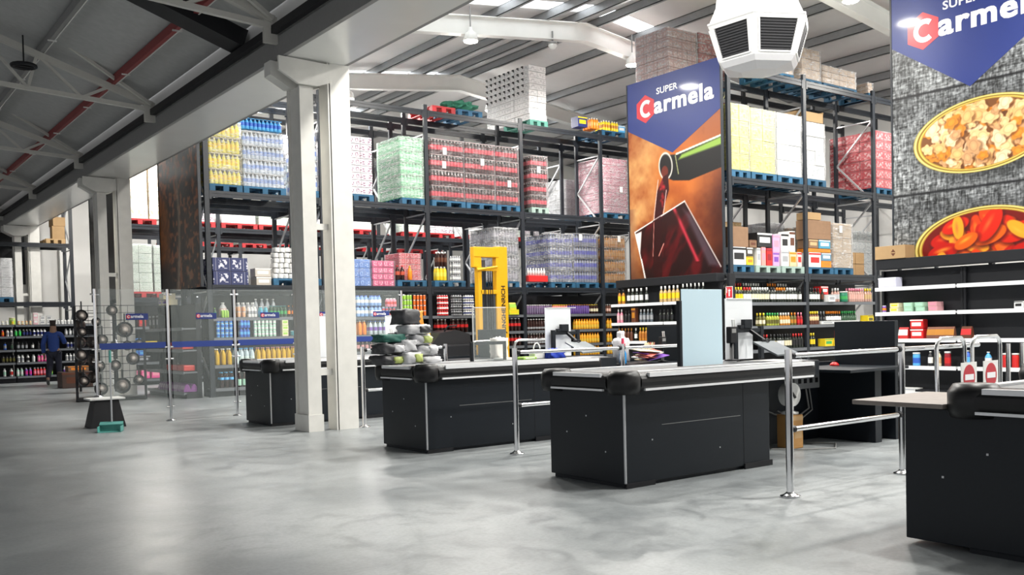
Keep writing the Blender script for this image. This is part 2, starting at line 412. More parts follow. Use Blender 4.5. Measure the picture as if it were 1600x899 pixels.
tag(MB().tube([(2.86+.17*math.cos(t), 16.5+.17*math.sin(t), 5.62) for t in [2*PI*k/14 for k in range(15)]], .03, 8).tube([(2.86, 16.5, 5.62), (2.86, 16.5, 6.1)], .012, 6).bar((2.69, 16.5, 5.62), (3.03, 16.5, 5.62), .03)
    .build('hanging_ring_lamp', BLACK), 'black ring shaped fitting hanging under the dark left roof', 'lamp')

# columns: twin steel columns carrying the beam
def twin(y, n):
    b = MB()
    # left column: H section
    b.box(5.17, 5.36, y-.10, y-.06, 0, 4.50).box(5.17, 5.36, y+.26, y+.30, 0, 4.5).box(5.2, 5.33, y-.06, y+.26, 0, 4.5)
    b.box(5.16, 5.375, y-.115, y+.32, 0, .22)
    # right column, taller
    b.box(5.57, 5.87, y-.14, y-.11, 0, 4.83).box(5.55, 5.585, y-.14, y+.12, 0, 4.83).box(5.585, 5.87, y-.11, y+.12, 0, 4.83)
    for z in (.76, 2.68): b.box(5.36, 5.56, y-.05, y+.01, z-.03, z+.05)
    # bracket head
    b.prism([(4.87, 4.82), (4.87, 4.64), (5.13, 4.50), (5.40, 4.50), (5.57, 4.56), (5.57, 4.80)], 'y', y-.17, y-.13)
    b.prism([(4.87, 4.82), (4.87, 4.64), (5.13, 4.50), (5.40, 4.50), (5.57, 4.56), (5.57, 4.80)], 'y', y+.1, y+.3)
    struct(b.build('trim_%d' % (30+n), COLW))
for n, y in enumerate((11.45, 22.1, 32.5, .85)): twin(y, n)

# high bay lamps under the rafters
LENS = emit('lamp_lens', (1, .95, .82), 60)
def lamp_proto():
    t = thing('high_bay_lamp', 'x', 'lamp')
    MB().lathe([(.03, .30), (.05, .22), (.13, .16), (.16, .03), (.16, .0)][::-1], 16).build('housing', WHITE, t)
    MB().lathe([(.001, -.02), (.14, -.015), (.15, .001)], 16).build('lens', LENS, t)
    MB().tube([(0, 0, .28), (0, 0, .75)], .015, 6).build('hanger', GREYP, t)
    return t
LP = lamp_proto(); first = True
def place_lamp(x, y, z, label, grp=None, watts=None, tilt=0):
    global first
    if first: o = LP; o.location = (x, y, z); o['label'] = label; first = False
    else: o = dup(LP, (x, y, z), label=label)
    if grp: o['group'] = grp
    l = bpy.data.lights.new('lamp_light', 'AREA'); l.shape = 'DISK'; l.size = .5; l.energy = (watts or LAMP_W); l.color = (1, .97, .91)
    g = bpy.data.lights.new('lamp_glow', 'POINT'); g.shadow_soft_size = .16; g.energy = 22; g.color = (1, .97, .91)
    go = bpy.data.objects.new('lamp_glow', g); COL.objects.link(go); go.parent = o; go.location = (0, 0, -.26)
    lo = bpy.data.objects.new('lamp_light', l); COL.objects.link(lo); lo.parent = o; lo.location = (0, 0, -.05)
place_lamp(11.54, 16.62, 7.45, 'glowing high bay lamp under the near rafter, left of the ridge')
place_lamp(16.33, 16.62, 7.65, 'glowing high bay lamp beside the brown wrapped load, near rafter')
place_lamp(11.53, 22.3, 7.4, 'glowing high bay lamp right behind the twin white column')
place_lamp(16.12, 22.3, 7.65, 'glowing high bay lamp just left of the tall white carton stack')
for x in (11.5, 16.3, 20.8):
    for y in (10.6, 5.6): place_lamp(x, y, 7.45, 'high bay lamp hanging above the checkouts', 'high bay lamps over the checkouts', 78)
for y in (.7,): 
    for x in (11.5, 16.3): place_lamp(x, y, 7.2, 'high bay lamp hanging near the entrance side', 'high bay lamps near the entrance')
for y in (28.2,):
    for x in (8.2, 14.2): place_lamp(x, y, roofz(x)-.45, 'high bay lamp far back in the hall', 'high bay lamps far back', 300)
for y in (3.4, 8.8, 14.1, 19.4, 24.8): place_lamp(7.5, y, 7.0, 'high bay lamp close to the beam wall of the main hall', 'high bay lamps along the beam wall', 88)
t = thing('dome_camera', 'small white dome hanging under the near rafter at the ridge', 'camera', (13.88, 16.7, 7.78))
MB().lathe([(.001, -.12), (.06, -.1), (.10, -.04), (.10, 0)], 14).build('dome', WHITE, t)
MB().lathe([(.11, 0), (.11, .04), (.03, .07)], 14).tube([(0, 0, .06), (0, 0, .3)], .02, 8).build('mount', GREYP, t)
# ================================================================ PALLET RACKS
L1, L2, L3 = 2.34, 4.29, 6.57
def rack(xs, y0, depth, levels, label, name='pallet_rack', top=6.7, cat='rack', deck=()):
    t = thing(name, label, cat, (xs[0], y0, 0)); X0 = xs[0]
    for x in xs:
        for yy in (0, depth):
            b = MB(); w = .05
            b.box(x-X0-w, x-X0+w, yy-.01 if yy == 0 else yy-.05, yy+.05 if yy == 0 else yy+.01, 0, top)
            b.box(x-X0-.07, x-X0+.07, yy-.04, yy+.06, 0, .012)
            b.build('upright', RACK, t)
        b = MB(); z = .3; k = 0
        while z < top-1.0:
            b.bar((x-X0, .05 if k % 2 == 0 else depth-.05, z), (x-X0, depth-.05 if k % 2 == 0 else .05, z+.95), .035, .035); z += .95; k += 1
            b.bar((x-X0, .05, z), (x-X0, depth-.05, z), .03, .03) if k % 2 == 0 else None
        b.build('frame_brace', SILV, t)
    for i in range(len(xs)-1):
        a, c = xs[i]-X0+.05, xs[i+1]-X0-.05
        for z in levels:
            for yy in (0, depth-.05):
                b = MB().box(a, c, yy-.01, yy+.04, z-.13, z-.075).box(a, c, yy, yy+.035, z-.075, z-.055).box(a, c, yy-.01, yy+.04, z-.055, z)
                for e in (a, c): b.box(e-.05 if e == c else e, e if e == c else e+.05, yy-.018, yy+.0, z-.18, z)
                b.build('beam', RACK, t)
            if z in deck:
                b = MB()
                for q in range(int((c-a)/.12)): b.box(a+.06+q*.12, a+.075+q*.12, 0, depth, z-.02, z-.008)
                b.build('deck_grid', RACK, t)
    return t
XS1 = [6.66, 9.25, 12.0, 14.88, 17.65, 20.4, 23.1]
XS2 = [15.13, 17.65, 20.32, 23.1]
R1 = rack(XS1, 19.27, 1.05, (L1, L2, L3), 'black pallet rack behind the drinks shelves, its long face to the checkouts')
rack(XS1, 20.95, 1.05, (L1, L2, L3), 'back run of the black pallet rack behind the drinks shelves, past the front run')
R2 = rack(XS2, 12.65, 1.05, (L1, L2, L3), 'black pallet rack above the wine shelves, right of the wine banner')
rack(XS2, 14.3, 1.05, (L1, L2, L3), 'back run of the rack right of the wine banner, holding brown loads on top')
R0 = rack(XS1, 25.9, 1.05, (L1, L2, L3), 'black pallet rack of the next aisle seen left of the coffee banner')
rack([6.66, 9.25, 12.0, 14.88, 17.65, 20.4], 27.6, 1.05, (L1, L2), 'back run of the next aisle pallet rack', top=5)
rack([1.2, 3.95, 6.75], 32.2, 1.05, (2.45, L2), 'black pallet rack at the far white wall behind the walking person', top=7.0)
rack(XS2, 6.35, 1.05, (L1, L2, L3), 'black pallet rack behind the tinned seafood banner')

# ================================================================ POSTERS (flat prints)
def cmat(name, rough=.4):
    m, nt, b = newmat(name); a = N(nt, 'ShaderNodeAttribute'); a.attribute_name = 'Col'
    nt.links.new(a.outputs['Color'], b.inputs['Base Color']); b.inputs['Roughness'].default_value = rough
    b.inputs['Coat Weight'].default_value = .1; b.inputs['Specular IOR Level'].default_value = .3; b.inputs['Coat Roughness'].default_value = .3
    return m
PRINT = cmat('banner_print')
def painted(name, w, h, step, fn, parent, z0=0, y=0):
    nx, nz = int(w/step)+1, int(h/step)+1
    u, v = np.meshgrid(np.linspace(0, w, nx), np.linspace(0, h, nz))
    col = fn(u, v).reshape(-1, 3)
    vs = np.stack([u.ravel(), np.full(u.size, y), z0+v.ravel()], 1)
    i = np.arange(nx*nz).reshape(nz, nx)
    f = np.stack([i[:-1, :-1], i[:-1, 1:], i[1:, 1:], i[1:, :-1]], -1).reshape(-1, 4)
    me = bpy.data.meshes.new(name); me.from_pydata(vs.tolist(), [], f.tolist()); me.materials.append(PRINT)
    ca = me.color_attributes.new('Col', 'FLOAT_COLOR', 'POINT')
    ca.data.foreach_set('color', np.concatenate([np.clip(col, 0, 1)**2.2, np.ones((len(col), 1))], 1).ravel())
    o = bpy.data.objects.new(name, me); COL.objects.link(o); o.parent = parent; return o
def vnoise(u, v, s, seed=0, octs=4):
    out = 0; amp = 1; tot = 0
    for o in range(octs):
        a, b = u*s, v*s; i, j = np.floor(a).astype(int), np.floor(b).astype(int); fx, fy = a-i, b-j
        fx, fy = fx*fx*(3-2*fx), fy*fy*(3-2*fy)
        def H(i, j):
            n = np.sin(i*127.1+j*311.7+seed*74.7+o*19.3)*43758.5453; return n-np.floor(n)
        out = out + amp*((H(i, j)*(1-fx)+H(i+1, j)*fx)*(1-fy)+(H(i, j+1)*(1-fx)+H(i+1, j+1)*fx)*fy); tot += amp; amp *= .55; s *= 2.03
    return out/tot
def mixc(base, c, m): m = np.clip(m, 0, 1)[..., None]; return base*(1-m)+np.array(c)*m if not isinstance(c, np.ndarray) or c.ndim == 1 else base*(1-m)+c*m
def poly(u, v, pts, soft=.012):
    """soft inside mask of a convex-or-not polygon"""
    ins = np.zeros(u.shape, bool); d = np.full(u.shape, 1e9); n = len(pts)
    for i in range(n):
        (x1, y1), (x2, y2) = pts[i], pts[(i+1) % n]
        c = ((y1 > v) != (y2 > v)) & (u < (x2-x1)*(v-y1)/((y2-y1) or 1e-9)+x1); ins ^= c
        t = np.clip(((u-x1)*(x2-x1)+(v-y1)*(y2-y1))/((x2-x1)**2+(y2-y1)**2), 0, 1)
        d = np.minimum(d, np.hypot(u-x1-t*(x2-x1), v-y1-t*(y2-y1)))
    return np.clip(np.where(ins, d, -d)/soft+.5, 0, 1)
def ell(u, v, cx, cy, a, b, rot=0, soft=.012):
    c, s = math.cos(rot), math.sin(rot); x, y = (u-cx)*c+(v-cy)*s, -(u-cx)*s+(v-cy)*c
    r = np.sqrt((x/a)**2+(y/b)**2); return np.clip((1-r)*min(a, b)/soft+.5, 0, 1), r, x, y
def seg(u, v, p, q, w, soft=.01):
    (x1, y1), (x2, y2) = p, q
    t = np.clip(((u-x1)*(x2-x1)+(v-y1)*(y2-y1))/((x2-x1)**2+(y2-y1)**2), 0, 1)
    return np.clip((w-np.hypot(u-x1-t*(x2-x1), v-y1-t*(y2-y1)))/soft+.5, 0, 1)
WP, HP = 2.68, 4.4
def wine(u, v):
    c = np.ones(u.shape+(3,))*np.array([.62, .34, .18])
    n = vnoise(u, v, 1.3, 1, 5)
    c = mixc(c, [.86, .66, .42], (n-.45)*3*np.clip(1.3-u/1.6, 0, 1)); c = mixc(c, [.36, .13, .06], (.5-n)*3)
    g = np.exp(-((u-1.55)**2+(v-2.3)**2)/.5); c = mixc(c, [.90, .48, .16], g*.8)
    c = mixc(c, [.16, .06, .04], np.clip((u-1.9)/.8, 0, 1)*.75*np.clip((2.4-v), 0, 1)+np.clip((.7-v)/.8, 0, 1)*.6)
    c = mixc(c, [.40, .33, .33], np.clip((.25-u)/.25, 0, 1)*.4*(v < 1.6))
    # bottle neck coming in from the right
    bt = [(2.75, 2.83), (1.45, 2.62), (1.12, 2.66), (1.06, 2.2), (1.35, 2.08), (1.8, 2.02), (2.75, 2.18)]
    m = poly(u, v, bt, .02); c = mixc(c, [.055, .045, .05], m)
    c = mixc(c, [.62, .78, .32], poly(u, v, [(2.75, 2.80), (1.6, 2.60), (1.5, 2.50), (2.75, 2.64)], .05)*.9)
    c = mixc(c, [.90, .95, .85], seg(u, v, (2.7, 2.82), (1.45, 2.63), .02)); c = mixc(c, [.7, .72, .5], seg(u, v, (1.42, 2.6), (1.5, 2.2), .01))
    e, r, _, _ = ell(u, v, 1.13, 2.42, .19, .28, .1); c = mixc(c, [.10, .08, .08], e)
    c = mixc(c, [.93, .92, .88], np.exp(-((r-1)/.09)**2)); c = mixc(c, [.55, .2, .12], ell(u, v, 1.1, 2.3, .10, .13)[0]*.7)
    # stream of wine
    st = [(1.2, 2.25), (1.22, 1.9), (1.02, 1.45), (.98, 1.0), (1.0, .35), (.7, .1), (.72, 1.0), (.78, 1.45), (.86, 1.9), (1.05, 2.2)]
    m = poly(u, v, st, .02); c = mixc(c, [.22, .03, .05], m)
    c = mixc(c, [.78, .18, .20], m*np.clip((vnoise(u, v, 5, 4, 3)-.5)*5, 0, 1))
    for p, q in (((.9, 2.15), (.76, 1.4)), ((.76, 1.4), (.68, .7)), ((.68, .7), (.68, .1)), ((1.14, 1.9), (1.0, 1.2)), ((1.0, .7), (.84, .4))):
        c = mixc(c, [.93, .80, .76], seg(u, v, p, q, .009))
    # tilted glass
    gl = [(.15, 1.08), (1.66, 1.60), (2.60, .2), (2.68, -.1), (.46, -.1)]
    m = poly(u, v, gl, .02); c = mixc(c, [.12, .02, .03], m*.93)
    c = mixc(c, [.33, .05, .07], m*np.clip((vnoise(u*1.5-v, v*.6+u*.4, 2.2, 8, 3)-.5)*4, 0, 1))
    c = mixc(c, [.72, .20, .26], m*np.exp(-((u-1.45-(1.3-v)*.55)/.05)**2)*(v > .3))
    c = mixc(c, [.34, .30, .34], poly(u, v, [(1.6, 1.45), (1.85, 1.3), (2.6, .15), (2.3, .2)], .1)*.7)
    c = mixc(c, [.20, .06, .04], poly(u, v, [(.22, .98), (1.55, 1.45), (1.45, 1.1), (.32, .7)], .1)*.6)
    c = mixc(c, [.93, .90, .88], seg(u, v, (.15, 1.08), (1.66, 1.60), .014)+seg(u, v, (1.66, 1.60), (2.62, .15), .012)*.8+seg(u, v, (.15, 1.08), (.46, 0), .014))
    c = mixc(c, [.95, .92, .90], poly(u, v, [(.17, 1.04), (.36, 1.08), (.30, .55)], .03)+seg(u, v, (.34, .45), (.44, .05), .02))
    c = mixc(c, [.18, .03, .04], m*seg(u, v, (.84, 1.3), (.84, .1), .13)*.9)
    c = mixc(c, [.85, .55, .5], seg(u, v, (.75, 1.25), (.70, .5), .007)+seg(u, v, (1.03, .75), (.88, .5), .012))
    return c
def weave(u, v, seed):
    a = vnoise(u*10, v*1.6, 5, seed, 3); b = vnoise(u*1.6, v*10, 6, seed+3, 3)
    g = .43+.62*(a-.5)+.5*(b-.5)+.4*(vnoise(u*30, v*30, 1, seed+8, 2)-.5)+.25*(vnoise(u, v, 1.2, seed+6, 3)-.5)
    return np.clip(np.stack([g*.98, g, g*1.01], -1), .03, .78)
def tins(u, v):
    c = weave(u, v, 5)
    for y in (2.73, 1.08): c = mixc(c, [.05, .05, .06], np.exp(-((v-y)/.022)**2)*.9); c = mixc(c, [.6, .6, .6], np.exp(-((v-y-.05)/.02)**2)*.25)
    for y in (2.73, 1.08): c = mixc(c, [.10, .10, .11], np.clip(1-np.abs(v-y+.25)/.3, 0, 1)*.25)
    rr = random.Random(3)
    for (cx, cy, kind) in ((1.5, 1.90, 0), (1.5, .16, 1)):
        e, r, x, y = ell(u, v, cx+.03, cy-.07, 1.17, .64, .0, .25); c = mixc(c, [.07, .07, .07], e*.6)
        e, r, x, y = ell(u, v, cx, cy, 1.13, .59, .05)
        c = mixc(c, [.70, .58, .22], e); c = mixc(c, [.95, .88, .55], np.exp(-((r-.975)/.014)**2)); c = mixc(c, [.40, .30, .10], np.exp(-((r-.94)/.012)**2)); c = mixc(c, [.88, .76, .38], np.exp(-((r-.915)/.01)**2))
        inn = np.clip((.895-r)/.02, 0, 1)
        c = mixc(c, [.45, .28, .14] if kind == 0 else [.42, .07, .03], inn)
        if kind == 0:
            cols = [[.86, .66, .42], [.92, .78, .62], [.83, .50, .16], [.90, .74, .52], [.78, .58, .40]]
            for k in range(150):
                t, q = rr.random()*2*PI, math.sqrt(rr.random())*.84
                ex, ey = cx+1.13*q*math.cos(t), cy+.59*q*math.sin(t); a = .06+.05*rr.random()
                m, r2, _, _ = ell(u, v, ex, ey, a*1.35, a, rr.random()*3, .015)
                wob = .25*np.sin(5*np.arctan2(v-ey, u-ex)+k); m = np.clip((1-r2+wob*.6)*a/.015+.5, 0, 1)
                c = mixc(c, [.34, .19, .09], ell(u, v, ex+.012, ey-.018, a*1.4, a*1.05, 0, .03)[0]*inn*.6)
                cc = np.array(cols[k % 5]); c = mixc(c, cc, m*inn); c = mixc(c, np.minimum(cc*1.15, 1), np.clip(1-r2*1.6, 0, 1)*inn*.8)
                c = mixc(c, cc*.62, np.exp(-((r2-.62)/.06)**2)*inn*.35)
        else:
            cols = [[.80, .14, .05], [.90, .36, .06], [.74, .10, .04], [.95, .60, .15], [.86, .24, .07]]
            for k in range(46):
                t, q = rr.random()*2*PI, math.sqrt(rr.random())*.86
                ex, ey = cx+1.13*q*math.cos(t), cy+.59*q*math.sin(t); a = .10+.06*rr.random(); ro = rr.random()*3
                c = mixc(c, [.22, .03, .02], ell(u, v, ex+.02, ey-.03, a*2.0, a*.98, ro, .05)[0]*inn*.7)
                m, r2, lx, ly = ell(u, v, ex, ey, a*1.85, a*.9, ro, .015); cc = np.array(cols[k % 5])
                c = mixc(c, cc, m*inn); c = mixc(c, [.96, .66, .22] if k % 2 else [.95, .40, .20], np.clip(1-np.hypot(lx/(a*1.3), (ly-a*.2)/(a*.35)), 0, 1)*inn*.9)
    return c
def coffee(u, v):
    n = vnoise(u, v, 9, 3, 2); c = np.ones(u.shape+(3,))*np.array([.20, .10, .06])
    c = mixc(c, [.58, .34, .22], np.clip((n-.52)*7, 0, 1)); c = mixc(c, [.05, .02, .015], np.clip((.42-n)*7, 0, 1))
    c = mixc(c, [.48, .28, .08], ell(u, v, .25, 1.1, .5, 1.1, 0, .2)[0]*.75); c = mixc(c, [.05, .02, .02], ell(u, v, .1, .1, .9, .5, 0, .3)[0]*.8)
    s = vnoise(u*2, v, 3, 9, 4); c = mixc(c, [.62, .55, .48], np.exp(-((u-1.2-.18*np.sin(v*1.1))/.10)**2)*np.clip(1.1-.15*v, 0, 1)*.85)
    c = mixc(c, [.55, .5, .45], np.exp(-((u-1.5-.2*np.sin(v*2))/.5)**2)*np.clip(1.3-v, 0, 1)*np.clip((s-.5)*3, 0, 1))
    return c
def darkart(u, v):
    c = np.ones(u.shape+(3,))*np.array([.03, .035, .06]); return mixc(c, [.30, .34, .36], np.exp(-((u-1.6)/.2)**2)*.6*np.clip(vnoise(u, v, 2, 1, 3)*1.4, 0, 1))
def banner(label, x, y_hi, fn, blue=True, ztop=6.7, side=3.36, step=.012, name='hanging_banner'):
    """print facing -X; local x runs towards -Y"""
    t = thing(name, label, 'banner', (x, y_hi, 2.3), -PI/2)
    painted('print', WP, ztop-2.3, step, fn, t, 0, 0)
    b = MB().box(0, WP, .004, .03, 0, ztop-2.3); b.box(-.03, 0, -.01, .05, 0, ztop-2.3); b.box(WP, WP+.03, -.01, .05, 0, ztop-2.3)
    b.build('backing_frame', RACK, t)
    if blue:
        H = ztop-2.3; b = MB().prism([(0, H), (0, side), (WP/2, 2.68), (WP, side), (WP, H)], 'y', -.004, -.001)
        b.build('blue_pennant', NAVY, t)
        lg = MB(); R = .31; cx, cz = .56, 3.76
        lg.prism([(cx+R*math.sin(k*PI/3), cz+R*math.cos(k*PI/3)) for k in range(6)], 'y', -.008, -.004)
        lg.build('hexagon_mark', LOGOR, t)
        b = MB(); ring = []
        a0, a1 = .85, 2*PI-.85
        for k in range(25):
            a = a0+(a1-a0)*k/24; ring.append((cx+.03+0.15*math.cos(a), cz+0.15*math.sin(a)))
        for k in range(24):
            b.bar((ring[k][0], -.010, ring[k][1]), (ring[k+1][0], -.010, ring[k+1][1]), .003, .088)
        b.build('letter_mark', INKW, t)
        tx = text_mb('armela', .50, .006, 1.10); tb = MB(); S_ = Matrix.Diagonal((1.13, 1, 1, 1))
        for q, (dx, dz) in enumerate(((-.014, -.008), (.014, -.008), (-.014, .008), (.014, .008), (0, 0))): tb.merge(tx, T(cx+.27+dx, -.008-q*.0006, cz-.15+dz)@S_)
        tb.merge(text_mb('SUPER', .19, .004, 1.05), T(cx+.34, -.008, cz+.25)@S_); tb.build('lettering', INKW, t)
    return t
banner('tall banner of red wine poured into a glass under a blue pennant', 14.96, 15.40, wine, step=.014)
banner('tall grey banner with two oval tins of shellfish under a blue pennant', 14.96, 8.95, tins, ztop=7.0, side=3.60, step=.0105)
banner('tall dark brown banner of roasted coffee beans left of the drinks rack', 6.5, 22.0, coffee, blue=False, step=.02)
banner('narrow dark banner seen between the far pair of white columns', 6.5, 28.6, darkart, blue=False, step=.05)

# ================================================================ GONDOLAS (shop shelving)
def gondola(label, loc, rz, w, depth, zs, h, top_panel=True, name='gondola_shelf', group=None, lip=SHELFG, back=GOND, hd=.0):
    """local x along the front, goods face -y"""
    t = thing(name, label, 'shelving', loc, rz, group)
    b = MB().box(0, w, depth-.03, depth, 0, h); b.build('back_panel', back, t)
    for x in (0, w-.04): MB().box(x, x+.04, depth-.09, depth-.03, 0, h).build('upright', GOND, t)
    MB().box(0, w, .04, depth-.03, 0, .12).build('plinth', GOND, t)
    for z in zs:
        s = MB().box(.01, w-.01, 0, depth-.03, z-.03, z); so = s.build('shelf_board', SHELFG if lip is not ALU else lip, t)
        MB().box(.01, w-.01, -.012, 0, z-.05, z+.012).build('price_rail', lip, so)
    if hd: MB().box(0, w, 0, depth, h, h+hd).build('head_panel', GOND, t)
    return t
DR = 19.27
def shelf_bays(t, xs, zs_list, depth=.55, h=2.14):
    """shop shelves built into the lowest bay of a rack: parts of that rack"""
    X0 = xs[0]
    for i, zs in enumerate(zs_list):
        a, c = xs[i]-X0+.055, xs[i+1]-X0-.055
        MB().box(a-.054, c+.054, depth, depth+.03, 0, h).build('back_panel', GOND, t)
        MB().box(a, c, .06, depth, 0, .11).build('plinth', GOND, t)
        for z in zs:
            so = MB().box(a, c, .0, depth, z-.03, z).build('shelf_board', SHELFG, t)
            MB().box(a, c, -.012, 0, z-.055, z+.012).build('price_rail', SHELFG, so)
ZS_A, ZS_B, ZS_W = (.17, .65, 1.22, 1.64), (.17, .49, .82, 1.20, 1.62), (.2, .70, 1.20, 1.70)
shelf_bays(R1, XS1, [ZS_A, ZS_B, ZS_B, ZS_B, ZS_B])
shelf_bays(R2, XS2, [ZS_W, ZS_W])
shelf_bays(R0, XS1, [(.15, .6, 1.05, 1.55)])
def gnd(*a, **k): return gondola(*a, **k)
# under the wine banner, facing -X
ZS_E = (.10, .52, .93, 1.34, 1.76)
gondola('dark end shelving under the wine banner, far bay with clear shelf edges', (14.62, 15.72, 0), -PI/2, 1.62, .3, ZS_E, 2.14, lip=ALU)
gondola('dark end shelving under the wine banner, near bay', (14.62, 14.09, 0), -PI/2, 1.40, .3, ZS_E, 2.14, lip=ALU)
ZS_T = (.07, .50, .95, 1.40, 1.82)
gondola('dark end shelving under the shellfish banner, far bay', (14.62, 9.12, 0), -PI/2, 1.42, .3, ZS_T, 2.12, lip=ALU, hd=.0)
gondola('dark end shelving under the shellfish banner, middle bay', (14.62, 7.69, 0), -PI/2, 1.42, .3, ZS_T, 2.12, lip=ALU)
gondola('dark end shelving under the shellfish banner, near bay', (14.62, 6.26, 0), -PI/2, 1.42, .3, ZS_T, 2.12, lip=ALU)
for (lab, x, ya, yb) in (('black header strip below the wine banner', 14.72, 15.6, 12.66), ('black header strip below the shellfish banner', 14.72, 9.12, 4.9)):
    tag(MB().cbox(x-.05, x+.2, yb, ya, 2.14, 2.31, .01).build('header_strip', GOND), lab, 'panel')
tag(MB().cbox(14.88, 15.06, 12.5, 12.57, 0, 2.3, .008).build('end_panel', GOND), 'black end panel carrying the red fire sign', 'panel')
# under the coffee banner and the next aisle
gondola('black end shelving under the coffee banner with red baskets', (6.10, 21.95, 0), -PI/2, 1.3, .36, (.12, .55, 1.0, 1.45), 1.95)
gondola('black end shelving beside the coffee banner corner', (6.10, 20.63, 0), -PI/2, 1.3, .36, (.12, .55, 1.0, 1.45), 1.95)
ZS_L = (.19, .60, .98, 1.38, 1.72)
FY = 31.1
for k, (x, lab) in enumerate(((2.5, 'far left toiletries shelving cut by the photo edge'), (4.9, 'far left toiletries shelving behind the walking person'), )):
    gondola(lab, (x, FY, 0), 0, 2.38, .5, ZS_L, 1.74)
PYV[0] = 480
# ================================================================ GOODS ON THE SHELVES
def C(name, c, rough=.4, **k): return pm('goods_'+name, c, rough, vary=k.pop('vary', .05), **k)
def bottle(name, h, r, col, cap, label=None, lz0=.25, lz1=.55, kind='pet', seg=8, sq=0):
    b = MB()
    if kind == 'pet': pr = [(0, r*.86), (.02, r), (lz0, r), (lz1, r), (.66, r*.96), (.80, r*.62), (.88, r*.34), (.93, r*.32)]
    elif kind == 'wine': pr = [(0, r*.97), (.02, r), (lz0, r), (lz1, r), (.60, r), (.70, r*.70), (.76, r*.38), (.80, r*.36)]
    elif kind == 'jar': pr = [(0, r*.95), (.04, r), (lz0, r), (lz1, r), (.82, r*.97), (.88, r*.86), (.885, r*.86)]
    else: pr = [(0, r*.92), (.05, r), (lz0, r), (lz1, r), (.74, r), (.80, r*.5), (.82, r*.45)]
    ms = []
    for i in range(len(pr)-1): ms.append(1 if (label and pr[i][0] == lz0) else 0)
    pr2 = [(q, z*h) for z, q in pr]; zt = pr[-1][0]; rt = pr[-1][1]
    rc = max(rt*1.15, r*.46)
    pr2 += [(rc, zt*h), (rc, h*.995), (rc*.7, h)]; ms += [2, 2, 2]
    b.lathe(pr2, seg, mats=ms, sq=sq)
    return b.mesh(name, [col, label or col, cap])
def can(name, col, top, h=.12, r=.033, band=None):
    return MB().lathe([(r*.8, 0), (r, h*.08), (r, h*.3), (r, h*.65), (r, h*.92), (r*.82, h)], 8, mats=[1, 0, 2, 0, 1]).mesh(name, [col, top, band or col])
def cuboid(name, w, d, h, col, acc=None, bev=.004):
    b = MB().cbox(-w/2, w/2, -d/2, d/2, 0, h, bev, 0)
    if acc: b.box(-w*.36, w*.36, -d/2-.0012, -d/2-.0002, h*.3, h*.68, 1); b.box(-w*.5, w*.5, -d/2-.001, -d/2-.0001, h*.84, h*.96, 1)
    return b.mesh(name, [col, acc or col])
def sixpack(name, w, d, h, col, cap, label=None, n=(3, 2), r=None):
    """shrink wrapped pack of bottles or cans"""
    b = MB(); r = r or w/n[0]/2*.97
    for i in range(n[0]):
        for j in range(n[1]):
            c = ((i+.5)*w/n[0]-w/2, (j+.5)*d/n[1]-d/2, 0)
            b.lathe([(r*.9, 0), (r, h*.05), (r, h*.3), (r, h*.6), (r*.9, h*.75), (r*.4, h*.9), (r*.4, h)], 7, c, [0, 0, 1, 0, 0, 2])
    return b.mesh(name, [col, label or col, cap])
def pouch(name, w, d, h, col, acc):
    b = MB()
    for z, f, g in ((0, 1, 1), (h*.3, 1, 1), (h*.8, .95, .6), (h, .98, .08)): b.v += [(-w/2*f, -d/2*g, z), (w/2*f, -d/2*g, z), (w/2*f, d/2*g, z), (-w/2*f, d/2*g, z)]
    for i in range(3):
        for k in range(4):
            b.f.append((i*4+k, i*4+(k+1) % 4, (i+1)*4+(k+1) % 4, (i+1)*4+k)); b.m.append(1 if i == 1 and k == 0 else 0); b.sm.append(False)
    b.f += [(3, 2, 1, 0), (12, 13, 14, 15)]; b.m += [0, 0]; b.sm += [False, False]
    return b.mesh(name, [col, acc])
PROTO = {}
def item(me, name, loc, rz, label, cat, group):
    o = bpy.data.objects.new(name, me); COL.objects.link(o); o.location = loc; o.rotation_euler = (0, 0, rz)
    o['label'] = label; o['category'] = cat
    if group: o['group'] = group
    return o
RR = random.Random(11)
def run(me, name, cat, label, a, b, fixed, z, pitch, axis='Y', rows=1, rd=.12, tiers=1, th=0, rz=0, jit=.004, skip=0, gap=.0):
    """row of equal goods between two places a..b along the shelf. axis 'Y': plane Y=fixed, a<b are X; axis 'X': plane X=fixed, a..b are Y"""
    n = max(1, int(abs(b-a)/pitch)); grp = label.split(',')[0]+' row'
    for k in range(n):
        for r in range(rows):
            for t in range(tiers):
                if skip and RR.random() < skip: continue
                p = a+(k+.5)*(b-a)/n+RR.uniform(-jit, jit)
                if axis == 'Y' and z < 6.5:
                    for u in (XS1 if fixed > 15 else XS2):
                        m_ = pitch/2+.06
                        if abs(p-u) < m_: p = (u+m_ if p > u else u-m_) if pitch > .15 or n < 3 else None; 
                        if p is None: break
                    if p is None: continue
                q = fixed+gap+rd*(r+.5)
                loc = (p, q, z+t*th) if axis == 'Y' else (q, p, z+t*th)
                item(me, name, loc, (0 if axis == 'Y' else -PI/2)+rz+RR.uniform(-.08, .08), label, cat, grp if n*rows*tiers > 1 else None)
def runp(me, name, cat, label, p0, p1, Y, z, pitch, **k): run(me, name, cat, label, XY(p0, Y), XY(p1, Y), Y, z, pitch, **k)
def runx(me, name, cat, label, p0, p1, X, z, pitch, **k):
    a, b = onX(p0, 500, X).y, onX(p1, 500, X).y; run(me, name, cat, label, a, b, X, z, pitch, axis='X', **k)
WHT, BLK = C('white', (.80, .80, .78)), C('black', (.015, .015, .017))
RED, DRED = C('red', (.62, .02, .02)), C('dark_red', (.28, .01, .02))
